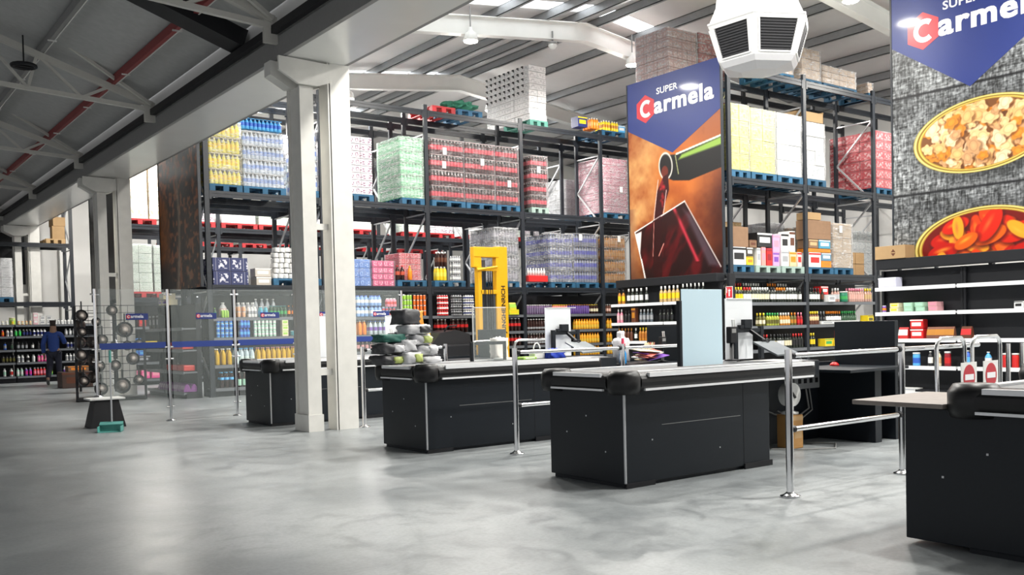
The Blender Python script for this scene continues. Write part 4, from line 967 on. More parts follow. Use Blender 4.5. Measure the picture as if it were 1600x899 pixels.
def bottle_tiers(x0, x1, y, z, h, nt, bm, cm, lm, label, wrap=None, depth=1.1, r=.045, flat=GRYG, labels=0, seed=1, name='bottle_load', shift=0):
    x0, x1 = fit(x0, x1)
    t = thing(name, label, 'pallet load', ((x0+x1)/2, y+.02, z)); w = x1-x0-.02; th = h/nt
    nx, ny = int(w/(2*r)), int(depth/(2*r))
    pr = [(r*.85, 0), (r*.98, .03*th), (r*.98, th*.28), (r*.98, th*.58), (r*.85, th*.70), (r*.35, th*.84), (r*.35, th*.93)]
    b = MB()
    for i in range(nx):
        for j in range(ny):
            if 0 < i < nx-1 and 0 < j < ny-1: continue
            b.lathe(pr, 8, (-w/2+(i+.5)*w/nx, (j+.5)*depth/ny, 0), [0, 0, 2, 0, 0, 1])
    b.box(-w/2+.05, w/2-.05, .05, depth-.05, 0, th*.6, 0)
    b.box(-w/2, w/2, 0, depth, th*.93, th*.96, 3)
    me = b.mesh('tier_of_bottles', [bm, cm, lm, flat])
    for k in range(nt):
        o = bpy.data.objects.new('tier_of_bottles', me); COL.objects.link(o); o.parent = t; o.location = (RR.uniform(-.012, .012), RR.uniform(0, .012), k*th)
    if labels:
        for k in range(labels):
            lx, lz = RR.uniform(-w*.35, w*.3), RR.uniform(h*.3, h*.9)
            MB().box(lx, lx+.11, -.024, -.021, lz, lz+.17).build('paper_label', WHT, t)
    if wrap: wrapshell(w, depth, h, t, wrap, seed=seed)
    return t
def carton_tiers(x0, x1, y, z, h, nt, mat, label, wrap=None, depth=1.1, jit=.012, labels=0, seed=1, name='carton_load', nx=None, topm=None, gap=.006):
    x0, x1 = fit(x0, x1)
    h = min(h, min(roofz(x0), roofz(x1))-.14-z)
    t = thing(name, label, 'pallet load', ((x0+x1)/2, y+.02, z)); w = x1-x0-.02; th = h/nt; nx = nx or max(1, round(w/.32))
    rr = random.Random(seed)
    for k in range(nt):
        b = MB()
        for i in range(nx):
            a, c = -w/2+i*w/nx+gap/2, -w/2+(i+1)*w/nx-gap/2
            for (d0, d1) in ((0, depth*.34), (depth*.345, depth*.66), (depth*.665, depth)):
                o = rr.uniform(0, jit); b.cbox(a, c, d0+o, d1+o-.003, gap/2, th-.002, .008, 0)
        b.build('tier_of_cartons', mat, t, (rr.uniform(-jit, jit)/2, 0, k*th))
    if labels:
        for k in range(labels):
            lx, lz = rr.uniform(-w*.35, w*.3), rr.uniform(h*.35, h*.8)
            MB().box(lx, lx+.11, -.026, -.022, lz, lz+.16).build('paper_label', WHT, t)
    if wrap: wrapshell(w, depth, h, t, wrap, seed=seed)
    return t
def span(p0, p1, Y): return XY(p0, Y), XY(p1, Y)
UPR = sorted(set(XS1+XS2))
def fit(x0, x1):
    """keep a load clear of the rack uprights"""
    for u in UPR:
        if x0 < u+.065 and x1 > u-.065:
            if x1-u > u-x0: x0 = u+.07
            else: x1 = u-.07
    return x0, x1
def hz(px, py, Y, base): return ZY(px, py, Y)-base
YR = 19.28
B2 = L2+PH+.006
# ---- row 1, upper level
PYV[0] = 260
M_YB = C('yellow_water', (.80, .72, .12), .15); M_PL = C('pale_plastic', (.62, .68, .75), .15); M_GRN = C('green_pet', (.10, .50, .22), .12)
def up(p0, p1): return (XY(p0, YR), XY(p1, YR))
a, c = up(320, 378); pallet(a, c, YR, L2, BLUEP, 'blue pallet under the yellow bottle load')
bottle_tiers(a, c, YR, B2, 1.32, 4, M_YB, C('pale_yellow', (.82, .80, .55)), YLW, 'load of yellow bottles, leftmost on the upper level of the drinks rack', WRAP, flat=CREAM)
a, c = up(380, 446); pallet(a, c, YR, L2, BLUEP, 'blue pallet under the pale blue bottle load')
bottle_tiers(a, c, YR, B2, 1.18, 4, M_PL, WHT, C('blue_label', (.22, .33, .62)), 'load of clear bottles with pale blue labels beside the yellow load', WRAP, flat=WHT)
t = bottle_tiers(a+.0, c-.02, YR, B2+1.215, .24, 1, SKY, WHT, BLU, 'row of blue bottle crates on top of the pale blue load', None, flat=SKY, name='bottle_crates')
a, c = XY(447, 20.97), XY(478, 20.97); pallet(a, c, 20.95, L2, BLUEP, 'blue pallet behind the left twin column')
bottle_tiers(a, c, 20.95, B2, 1.0, 4, C('pale_cyan', (.55, .72, .82), .2), WHT, SKY, 'pale cyan bottle load just left of the twin columns, back run', WRAPT, flat=WHT)
a, c = up(478, 515); pallet(a, c, YR, L2, BLUEP, 'blue pallet between the twin columns')
bottle_tiers(a, c, YR, B2, 1.35, 4, M_PL, WHT, C('blue_label2', (.15, .25, .60)), 'blue labelled bottle load glimpsed between the twin columns', WRAPT, flat=WHT)
P_TXT = printed('white_purple_print', (.78, .76, .78), (.20, .06, .14), (.45, .40, .45), .30, .16, .8)
a, c = up(527, 583); pallet(a, c, YR, L2, BLUEP, 'pallet under the white cartons right of the column')
carton_tiers(a, c, YR, B2, 1.32, 8, P_TXT, 'stack of white cartons with dark purple lettering right of the column', None)
a, c = up(626, 671); pallet(a+.02, c, YR, L2, BLUEP, 'blue pallet under the green bottle load')
bottle_tiers(a, c, YR, B2, 1.45, 5, M_GRN, WHT, C('mint_label', (.35, .62, .45)), 'load of green bottles in pale milky wrap left of the cola loads', film('milky_wrap', (.72, .85, .76), .28, .2, crinkle=.5), flat=MINT, r=.043, seed=4)
M_COL = C('cola_pet', (.06, .012, .012), .12)
for k, (p0, p1, lab) in enumerate(((674, 726, 'first cola bottle load right of the green load'), (728, 774, 'second cola bottle load, with a broad streak of wrap'), (776, 811, 'third cola bottle load, left of the rack upright'), (819, 856, 'fourth cola bottle load, right of the rack upright'))):
    a, c = up(p0, p1); pallet(a, c, YR, L2, BLUEP if k < 3 else PALEP, 'pallet under the '+lab.split(',')[0])
    bottle_tiers(a, c, YR, B2, 1.50 if k < 3 else 1.36, 4, M_COL, WHT, C('cola_label', (.62, .05, .08)), lab, WRAPT, flat=C('pinkflat', (.65, .5, .5)), labels=1+(k == 0), seed=k+5)
a, c = XY(858, 20.97), XY(905, 20.97); pallet(a, c, 20.95, L2, BLUEP, 'pallet under the grey wrapped load, back run')
carton_tiers(a, c, 20.95, B2, 1.15, 4, printed('grey_print', (.42, .43, .45), (.6, .6, .62), (.3, .3, .3), .3, .25, .4), 'load wrapped in dull grey film behind the cola loads', WRAP, seed=3)
P_MAG = printed('magenta_print', (.42, .10, .16), (.70, .62, .66), (.62, .45, .50), .28, .12, .5)
a, c = up(904, 981); UM = 17.65; pallet(UM+.08, c, YR, L2, BLUEP, 'pallet under the right part of the wine red wrapped load')
carton_tiers(UM+.08, c, YR, B2, 1.52, 8, P_MAG, 'wine red carton load wrapped in film close to the wine banner', WRAP, labels=1, seed=9)
# ---- row 1, on the top beams
PYV[0] = 190
B3 = L3+.002
a, c = 14.98, 15.80
pallet(a, c, YR, B3, GRNP, 'turquoise pallet on the top beams of the drinks rack')
P_WHT = printed('white_box_print', (.93, .93, .93), (.45, .45, .47), (.72, .72, .73), .42, .155, .3, detail=16)
t = carton_tiers(a, c, YR, B3+PH+.006, 1.42, 9, P_WHT, 'tall stack of white cartons with dark notches, highest on the rack', None, nx=2, depth=1.9, jit=.02)
b = MB()
for k in range(9):
    for j in range(9):
        if k > 3: b.box(-.43, -.405, .08+j*.2, .15+j*.2, .085+k*.157, .115+k*.157).box(-.43, -.405, .08+j*.2, .10+j*.2, .05+k*.157, .09+k*.157)
b.build('notches', BLK, t)
a, c = XY(676, YR), XY(712, YR); pallet(a, c, YR, B3, REDPL, 'red pallet lying on the top beams')
pallet(XY(716, YR), XY(754, YR), YR, B3, BLUEP, 'blue pallet lying on the top beams')
t = thing('green_net_bundle', 'heap of dark green netting on the blue pallet on the top beams', 'netting', (XY(733, YR), YR+.4, B3+PH+.006))
bm = bmesh.new(); bmesh.ops.create_icosphere(bm, subdivisions=4, radius=1)
for v in bm.verts:
    n = .8+.35*math.sin(v.co.x*9+v.co.y*4)*math.cos(v.co.y*8+v.co.z*6); v.co = Vector((v.co.x*.5*n, v.co.y*.35*n, max(0, .14+v.co.z*.16*n)))
bm.verts.index_update(); MB().add([v.co for v in bm.verts], [[v.index for v in f.verts] for f in bm.faces], True).build('netting', pm('net_green', (.04, .20, .13), .8, noise=.5, nscale=60), t); bm.free()
a, c = XY(903, YR), XY(976, YR); pallet(a, c, YR, B3, BLUEP, 'blue pallet under the orange packs on the top beams')
runp(cuboid('navy_carton', .32, .3, .28, NAVYG, YLW), 'carton', 'carton', 'navy carton with yellow print at the left of the orange packs', 903, 918, YR+.02, B3+PH+.006, .33, rd=.3)
runp(sixpack('orange_pack', .28, .2, .30, ORG, WHT, C('oc2', (.75, .35, .08)), (3, 2)), 'drink_pack', 'pack', 'orange bottle pack on the top beams', 919, 942, YR+.02, B3+PH+.006, .30, rd=.2, rows=2)
runp(sixpack('yellow_pack', .28, .2, .28, YLW, WHT, AMB, (3, 2)), 'drink_pack', 'pack', 'yellow bottle pack on the top beams', 943, 968, YR+.02, B3+PH+.006, .30, rd=.2, rows=2)
runp(cuboid('sky_carton', .25, .25, .2, SKY, WHT), 'carton', 'carton', 'small sky blue carton beside the yellow packs on top', 969, 976, YR+.02, B3+PH+.006, .26, rd=.3)
# ---- row 1, lower level
PYV[0] = 420
B1 = L1+PH+.006
P_NAVY = printed('navy_oval_print', (.03, .04, .13), (.70, .70, .78), (.30, .30, .38), .30, .30, .75, detail=14)
a, c = up(335, 392); carton_tiers(a, c, YR+.1, L1, .58, 2, P_NAVY, 'two tiers of navy cartons with white oval marks on the lower level', None)
runp(cuboid('pale_carton', .34, .3, .18, C('pale_card', (.55, .50, .44)), WHT), 'carton', 'carton', 'pale open carton on the lower level left of the toilet rolls', 398, 424, YR+.05, L1, .36, tiers=2, th=.185, rd=.3)
a, c = up(427, 508); pallet(a, c, YR, L1, BLUEP, 'blue pallet under the stack of white rolls')
t = thing('roll_stack', 'leaning stack of white paper rolls behind the left column', 'pallet load', ((a+c)/2, YR+.05, B1)); rb = MB()
rb.lathe([(.02, .0), (.058, .0), (.06, .01), (.06, .09), (.058, .10), (.02, .10), (.018, .03)], 10, mats=[1, 0, 0, 0, 1, 1]); rme = rb.mesh('paper_roll', [WHT, GRYG])
for k in range(6):
    for i in range(int((c-a-.3)/.125)):
        for j in (0, 1):
            o = bpy.data.objects.new('paper_roll', rme); COL.objects.link(o); o.parent = t
            o.location = (-(c-a)/2+.08+i*.125+k*.012+(k % 2)*.02, .07+j*.13+k*.01, k*.115+RR.uniform(0, .008)); o.rotation_euler = (RR.uniform(-.12, .12), RR.uniform(-.12, .12), 0)
P_TAN = printed('tan_print', (.62, .38, .18), (.85, .70, .45), (.35, .2, .1), .3, .14, .5)
a, c = up(490, 510); carton_tiers(a, c, YR+.3, B1, .60, 4, P_TAN, 'small stack of tan cartons between the twin columns', None)
P_BLUE = printed('blue_pack_print', (.10, .22, .55), (.45, .60, .85), (.25, .38, .66), .14, .16, .5)
a, c = up(546, 582); carton_tiers(a, c, YR+.05, L1, .62, 3, P_BLUE, 'blue wrapped packs on the lower level right of the columns', WRAPT)
P_PINK = printed('pink_pack_print', (.68, .10, .24), (.85, .55, .65), (.45, .1, .18), .14, .14, .6)
a, c = up(584, 619); carton_tiers(a, c, YR+.05, L1, .60, 4, P_PINK, 'pink wrapped packs beside the blue packs on the lower level', WRAPT)
pallet(*up(621, 671), YR, L1, BLUEP, 'blue pallet under the red packs and mixed bottles')
P_RED = printed('red_pack_print', (.60, .08, .10), (.80, .55, .55), (.80, .60, .60), .12, .13, .6)
a, c = up(632, 671); carton_tiers(a, c, YR+.22, B1, .66, 5, P_RED, 'stack of light red packs left of the rack upright', WRAPT, depth=.7)
runp(bottle('bigcola', .34, .055, COLA, RED, C('redl', (.5, .08, .04)), .35, .6), 'soda_bottle', 'bottle', 'dark cola bottle standing before the light red packs', 619, 634, YR+.02, B1, .125)
runp(bottle('bigorange', .34, .055, ORG, YLW, ORG, .35, .6), 'soda_bottle', 'bottle', 'orange bottle standing before the light red packs', 636, 648, YR+.02, B1, .125)
pallet(*up(679, 727), YR, L1, BLUEP, 'blue pallet under the yellow bottles')
runp(sixpack('yellowbig', .30, .22, .34, YLW, WHT, C('lemon', (.85, .75, .1)), (3, 2)), 'drink_pack', 'pack', 'yellow bottle pack right of the rack upright, lower level', 680, 702, YR+.02, B1, .31, rd=.22)
runp(sixpack('darkbig', .28, .22, .36, COLA, WHT, BRN, (3, 2)), 'drink_pack', 'pack', 'dark bottle pack stacked on the yellow bottles', 684, 701, YR+.02, B1+.345, .3, rd=.22)
runp(sixpack('whitecrate', .24, .22, .15, GRYG, WHT, WHT, (4, 2)), 'drink_pack', 'pack', 'grey and white can pack stacked beside the yellow bottles', 706, 724, YR+.02, B1, .26, tiers=4, th=.155, rd=.22)
P_GRY = printed('grey_bottle_print', (.36, .36, .38), (.68, .68, .72), (.62, .62, .64), .09, .35, .5, detail=60)
a, c = up(774, 811); pallet(a, c, YR, L1, BLUEP, 'pallet under the grey wrapped load behind the lift mast')
for q, (x0, x1, lab) in enumerate(((a, c, 'grey wrapped bottle load right behind the lift mast head'),)):
    bottle_tiers(x0, x1, YR, B1, 1.38, 4, C('smoky_pet', (.30, .30, .33), .15), WHT, C('smoke_label', (.42, .40, .46)), lab, WRAP, flat=SILC, seed=12+q, labels=q)
a, c = up(862, 936); pallet(a, (a+c)/2, YR+.02, L1, BLUEP, 'pallet under the left blue capped bottle load'); pallet((a+c)/2+.02, c, YR+.02, L1, BLUEP, 'pallet under the right blue capped bottle load')
m = XY(898, YR)
YI = YR+.02
bottle_tiers(a, m, YI, B1, 1.30, 4, C('smoky_blue', (.26, .28, .36), .15), BLU, C('indigo_label', (.08, .09, .42)), 'grey wrapped bottle load with indigo bands right of the upright', WRAP, flat=GRYG, seed=21)
bottle_tiers(m+.02, c, YR+.02, B1, 1.34, 4, C('smoky_blue', (.26, .28, .36), .15), BLU, C('indigo_label', (.08, .09, .42)), 'indigo banded bottle load beside the orange load', WRAPT, flat=GRYG, seed=22, labels=1)
t = thing('red_crate', 'red crate of white bottles at the left of the indigo load', 'crate', (15.35, YR-.02, L1+PH+.006))
MB().cbox(-.32, .32, 0, .20, 0, .16, .01).build('crate_body', C('craterred', (.70, .03, .03)), t)
for k in range(7): MB().lathe([(.032, 0), (.035, .12), (.015, .17), (.015, .2)], 8, (-.27+k*.09, .1, .16)).build('bottle', WHT, t)
a, c = up(941, 979); pallet(a, c, YR, L1, BLUEP, 'pallet under the orange brown load')
bottle_tiers(a, c, YR, B1, 1.32, 4, C('amber_pet', (.50, .22, .04), .15), WHT, C('amber_label', (.55, .30, .10)), 'orange brown bottle load left of the wine banner', WRAPT, flat=TAN, seed=30, labels=1)
PYV[0] = 330
# ---- next aisle seen through and beside the rack (Y 25.9)
YN = 25.92
P_CRM = printed('cream_print', (.82, .76, .66), (.50, .36, .18), (.80, .66, .50), .34, .28, .55, detail=16)
P_MNT = printed('mint_print', (.72, .78, .72), (.40, .52, .42), (.50, .60, .52), .25, .16, .5)
rnd_l = [('white cartons', P_TXT), ('white packs', P_WHT), ('pale packs', P_MNT)]
a, c = XY(191, YN), XY(232, YN)
pallet(a, c+.2, YN, L2, REDPL, 'red pallet under the cream cartons left of the coffee banner')
carton_tiers(a, c, YN, B2, 1.5, 4, P_CRM, 'cream cartons with brown marks high up left of the coffee banner', None, depth=.95)
carton_tiers(c+.02, c+.35, YN, B2, 1.5, 4, P_CRM, 'narrow cream carton stack touching the coffee banner edge', None)
a, c = XY(191, YN), XY(236, YN)
pallet(a, c+.2, YN, L1, REDPL, 'red pallet under the mint white cartons left of the coffee banner')
carton_tiers(a, c, YN, B1, 1.28, 5, P_MNT, 'mint white cartons with fine print left of the coffee banner', WRAPT, seed=2)
carton_tiers(c+.02, c+.35, YN, B1, 1.26, 5, P_MNT, 'narrow mint white stack beside the coffee banner', WRAPT, seed=3)
k = 0
for row, (Y_, lev) in enumerate(((25.92, L2), (32.5, L2))):
    xs = [8.2, 9.35, 10.45, 12.1, 13.2, 15.0, 16.1, 17.75, 18.9, 20.6, 21.7, 22.8] if row == 0 else [9.5, 10.7, 11.9, 13.2, 14.4, 15.8, 17.0, 18.3, 19.6]
    for x in xs:
        pallet(x, x+1.05, Y_ if row == 0 else 31.5, lev, REDPL, 'red pallet '+('in the next aisle' if row == 0 else 'in the far aisle')+' seen under the upper beams')['group'] = 'red pallets '+('next aisle' if row == 0 else 'far aisle')
        h = .55 if row == 0 else .5
        o = carton_tiers(x, x+1.02, Y_ if row == 0 else 31.5, lev+PH+.006, h, 3, (P_TXT, P_WHT, P_MNT)[k % 3], 'low white pack load on a red pallet '+('in the next aisle' if row == 0 else 'in the far aisle'), None, seed=k)
        o['group'] = 'white loads '+('next aisle' if row == 0 else 'far aisle'); k += 1
rack([9.25, 12.0, 14.88, 17.65, 20.4], 31.5, 1.05, (L1, L2), 'low dark pallet rack of the far aisle', top=4.8)
PYV[0] = 370
# far left rack at the white wall
t = thing('wood_pallet_load', 'x', 'pallet'); bpy.data.objects.remove(t)
pallet(XY(72, 32.2), XY(116, 32.2), 32.22, L2, WOODP, 'raw wood pallet on the far left rack')
runp(cuboid('bc', .36, .5, .40, CARD, CARD), 'cardboard_box', 'box', 'cardboard box on the raw wood pallet, lower tier', 76, 112, 32.25, B2, .37, rd=.5)
runp(cuboid('bc2', .36, .5, .28, CARD, CARD), 'cardboard_box', 'box', 'cardboard box on the raw wood pallet, upper tier', 82, 112, 32.25, B2+.405, .37, rd=.5)
a, c = XY(-20, 32.2), XY(18, 32.2); pallet(a, c, 32.22, 2.45, BLUEP, 'dark blue pallet at the left photo edge')
carton_tiers(a, c, 32.22, 2.45+PH+.006, 1.2, 4, printed('whitewrap', (.78, .78, .78), (.6, .6, .62), (.65, .65, .66), .5, .3, .3), 'white wrapped load cut by the left photo edge', WRAP, seed=40)
# ---- row 2 (right of the wine banner)
YQ = 12.66; PYV[0] = 225
P_YEL = printed('yellow_carton_print', (.74, .70, .24), (.50, .48, .06), (.46, .44, .16), .36, .30, .45, detail=14)
P_WHY = printed('white_carton_print', (.70, .71, .70), (.38, .43, .46), (.45, .47, .47), .20, .34, .5, detail=20)
P_REDL = printed('red_carton_print', (.50, .035, .05), (.70, .42, .42), (.35, .02, .03), .36, .22, .5, detail=16)
P_PNKL = printed('pale_red_print', (.75, .42, .42), (.85, .75, .74), (.62, .3, .3), .36, .22, .6, detail=13)
for (p0, p1, h, m_, lab, pc) in ((1133, 1172, 1.36, P_YEL, 'yellow carton load next to the wine banner', BLUEP), (1174, 1213, 1.34, P_YEL, 'second yellow carton load right of the first', BLUEP), (1215, 1254, 1.34, P_WHY, 'white carton load left of the middle upright', BLUEP), (1261, 1290, 1.26, P_WHY, 'white carton load under the open brown tray', BLUEP)):
    a, c = span(p0, p1, YQ); pallet(a, c, YQ, L2, pc, 'blue pallet under the '+lab.split(' next')[0].split(' right')[0].split(' left')[0]+(' no two' if 'second' in lab else '')); carton_tiers(a, c, YQ, B2, h, 4, m_, lab, WRAPT, seed=int(p0), nx=2, jit=.02)
for o in list(COL.objects):
    if o.get('label', '').startswith('blue pallet under the white carton load'): o['label'] = 'blue pallet under a white carton load, upper level beside the middle upright'; o['group'] = 'pallets of the white loads'
    if o.get('label', '').endswith(' no two'): o['label'] = 'blue pallet second from the wine banner on the upper level'
a, c = span(1253, 1288, YQ)
t = thing('open_tray', 'open brown cardboard tray on top of the white cartons', 'tray', ((a+c)/2+.16, YQ+.10, B2+1.29))
b = MB(); w = .37
b.box(-w, w, 0, .9, 0, .01).box(-w, w, 0, .012, 0, .22).box(-w, w, .888, .9, 0, .22).box(-w, -w+.012, 0, .9, 0, .26).box(w-.012, w, 0, .9, 0, .26); b.build('tray_body', CARD, t)
pallet(20.41, 21.2, YQ+.02, L2, BLUEP, 'pallet under the red cartons with white marks')
carton_tiers(20.41, 21.2, YQ+.02, B2, 1.36, 6, P_REDL, 'load of red cartons with white marks at the last upright beside the shellfish banner', WRAPT, depth=1.25, seed=50)
PYV[0] = 110
# top of row 2, back run
YB2 = 14.32
P_BRW = printed('brown_wrapped_print', (.40, .29, .20), (.55, .45, .35), (.25, .17, .11), .4, .3, .4, detail=10)
P_RDB = printed('red_brown_wrapped', (.40, .13, .12), (.60, .45, .42), (.25, .08, .08), .4, .22, .5, detail=14)
a, c = XY(988, 15.2), XY(1046, 15.2)
def topload(x0, x1, y, h, m_, lab, lev=L3, dd=1.0, wrap=WRAP, seed=1, nt=5):
    pallet(x0, x1, y, lev, BLUEP, 'pallet under the '+lab.split(',')[0][:60], dd); return carton_tiers(x0, x1, y, lev+PH+.006, h, nt, m_, lab, wrap, seed=seed, depth=dd)
topload(15.22, 16.15, 14.36, 1.08, printed('rosy_wrapped', (.42, .27, .25), (.60, .50, .48), (.28, .16, .15), .3, .16, .5, detail=20), 'rosy brown wrapped load, above the wine banner', seed=60)
topload(16.2, 17.1, 14.36, 1.12, P_RDB, 'dark red wrapped load, above the wine banner near the white air unit', seed=61)
for (p0, p1, ty, m_, lab, s_) in ((1200, 1250, 88, P_BRW, 'brown wrapped load, left of the tallest brown load', 63), (1252, 1281, 78, P_BRW, 'tallest brown wrapped load, behind the middle upright', 64), (1284, 1336, 108, P_BRW, 'broad low brown load, behind the top beams', 65), (1338, 1362, 128, P_BRW, 'low brown load, next to the shellfish banner', 66)):
    a, c = span(p0, p1, 12.9); topload(a, c, 12.86, ZY((p0+p1)/2, ty, 12.9)-L3-PH, m_, lab, seed=s_, nt=3, dd=.82)
a, c = span(1135, 1168, YB2+.03); carton_tiers(a, c, YB2+.03, B2, 1.95, 6, P_RDB, 'dark red carton load behind the yellow cartons, back run', None, seed=62)
pallet(a, c, YB2+.03, L2, BLUEP, 'pallet under the dark red load behind the yellow cartons')
a, c = span(1178, 1250, YB2+.03); pallet(a, c, YB2+.03, L2, BLUEP, 'pallet under the white load behind the yellow cartons')
carton_tiers(a, c, YB2+.03, B2, 1.6, 5, P_WHY, 'white load standing behind the second yellow load, back run', WRAP, seed=68)
PYV[0] = 360
# back run lower level, dim
for (p0, p1, m_, h, lab, s_) in ((1138, 1172, P_TAN, 1.15, 'tan cartons', 70), (1176, 1196, P_GRY, 1.1, 'grey packs', 71), (1200, 1226, P_GRY, 1.2, 'grey wrapped packs', 72), (1232, 1256, P_BRW, 1.1, 'brown packs', 73), (1290, 1312, P_BRW, 1.2, 'brown cartons', 74), (1318, 1364, P_WHY, 1.15, 'pale cartons', 75)):
    a, c = span(p0, p1, YB2+.03); pallet(a, c, YB2+.03, L1, BLUEP, 'pallet under the '+lab+' deep in the lower level of the wine rack'); carton_tiers(a, c, YB2+.03, B1, h, 4, m_, lab+' deep in the lower level of the wine rack', WRAP if s_ > 70 else None, seed=s_)
PYV[0] = 395
# ---- row 2 lower level front: loose cartons on pallets
for (p0, p1, m_, lab) in ((1135, 1178, BLUEP, 'blue pallet under the white and yellow wine boxes'), (1181, 1219, PALEP, 'pale green pallet under the pink boxes'), (1222, 1257, PALEP, 'pale green pallet under the white and tan boxes'), (1263, 1302, BLUEP, 'dark pallet under the orange and blue cartons'), (1304, 1333, BLUEP, 'blue pallet under the pale brown wrapped load')):
    pallet(*span(p0, p1, YQ), YQ, L1, m_, lab)
def bx(p0, p1, ztop, zbot, col, acc, lab, gap=.02, d=.3):
    a, c = span(p0, p1, YQ); a = max(a, 15.19); me = cuboid('carton', c-a-.01, d, ztop-zbot-.004, col, acc, .006)
    return item(me, 'wine_carton', ((a+c)/2, YQ+gap+d/2, zbot), 0, lab, 'box', None)
z1 = B1; z2 = B1+.37
bx(1136, 1167, z2, z1, WHT, BLK, 'wide white box with black lettering beside the wine banner')
bx(1168, 1178, z1+.18, z1, YLW, AMB, 'bright yellow box on the lower level'); bx(1168, 1178, z2, z1+.185, C('charcoal', (.06, .05, .04)), WHT, 'charcoal box on the yellow one')
bx(1184, 1190, z2, z1, WHT, GRYG, 'slim white box left of the pink one'); bx(1191, 1198, z2+.02, z1, C('salmonbox', (.75, .32, .28)), PNK, 'salmon pink box, lower tier')
bx(1199, 1208, z2, z1, RED, DRED, 'bright red box, lower tier'); bx(1209, 1219, z2-.08, z1, C('orchid', (.70, .35, .62)), PUR, 'orchid pink box, lower tier')
bx(1209, 1220, z2+.30, z2-.08, C('orchid', (.70, .35, .62)), PNK, 'orchid pink box, upper tier')
bx(1185, 1208, z2+.33, z2+.02, BLK, WHT, 'black box with white lettering, upper tier')
bx(1143, 1171, z2+.42, z2, CARDD, CARDD, 'brown box stacked on the wide white box'); bx(1173, 1184, z2+.16, z2, CARDD, BRN, 'small brown box beside the black box')
bx(1222, 1234, z2-.04, z1, WHT, GRYG, 'white box with grey marks, lower tier'); bx(1235, 1246, z2-.05, z1, C('peachbox', (.72, .50, .30)), ORG, 'peach box, lower tier'); bx(1247, 1254, z2-.05, z1, C('blushbox', (.78, .62, .55)), RED, 'blush box, lower tier')
bx(1222, 1234, z2+.34, z2-.04, WHT, BLK, 'white box with black marks, upper tier'); bx(1235, 1244, z2+.40, z2-.05, WHT, BRN, 'white box with three bottle pictures, upper tier')
bx(1265, 1284, z1+.33, z1, WHT, RED, 'white box with red lettering on the orange carton pallet'); bx(1285, 1300, z1+.15, z1, ORG, AMB, 'orange box, lower tier')
bx(1285, 1300, z1+.33, z1+.15, C('steelblue', (.12, .25, .36)), WHT, 'steel blue box on the orange one'); bx(1264, 1299, z1+.42, z1+.335, ORG, AMB, 'flat orange box across two boxes')
bx(1281, 1299, z1+.62, z1+.425, C('petrol', (.06, .28, .42)), WHT, 'petrol blue box, upper tier'); bx(1265, 1280, z1+.62, z1+.425, CARDD, TAN, 'brown box left of the petrol blue one')
bx(1263, 1300, z1+1.05, z1+.625, CARDD, CARDD, 'large brown carton on top of the petrol blue box')
bx(1264, 1285, z1+1.22, z1+1.055, CARD, CARD, 'flat cardboard box, topmost on the lower level')
a, c = span(1304, 1333, YQ); carton_tiers(a, c, YQ, B1, 1.02, 3, printed('pale_brown', (.52, .40, .28), (.62, .52, .40), (.36, .25, .16), .4, .3, .3), 'pale brown wrapped load with a paper label on the lower level', WRAP, labels=1, seed=80)
a, c = span(1336, 1364, YQ); carton_tiers(a, c, YQ+.2, L1, .55, 2, printed('kraft', (.36, .22, .10), (.25, .14, .06), (.2, .12, .05), .4, .26, .4), 'open kraft cartons right of the pale brown load', None, seed=81)
bx2 = item(cuboid('arrow_box', .55, .3, .22, CARD, None), 'cardboard_box', (14.8, 8.85, 2.312), -PI/2, 'long cardboard box with arrow marks on the header by the shellfish banner', 'box', None)
MB().prism([(.02, .11), (.10, .11), (.06, .16)], 'y', -.153, -.151).prism([(.02, .09), (.10, .09), (.06, .04)], 'y', -.153, -.151).build('arrow_marks', BRN, bx2)
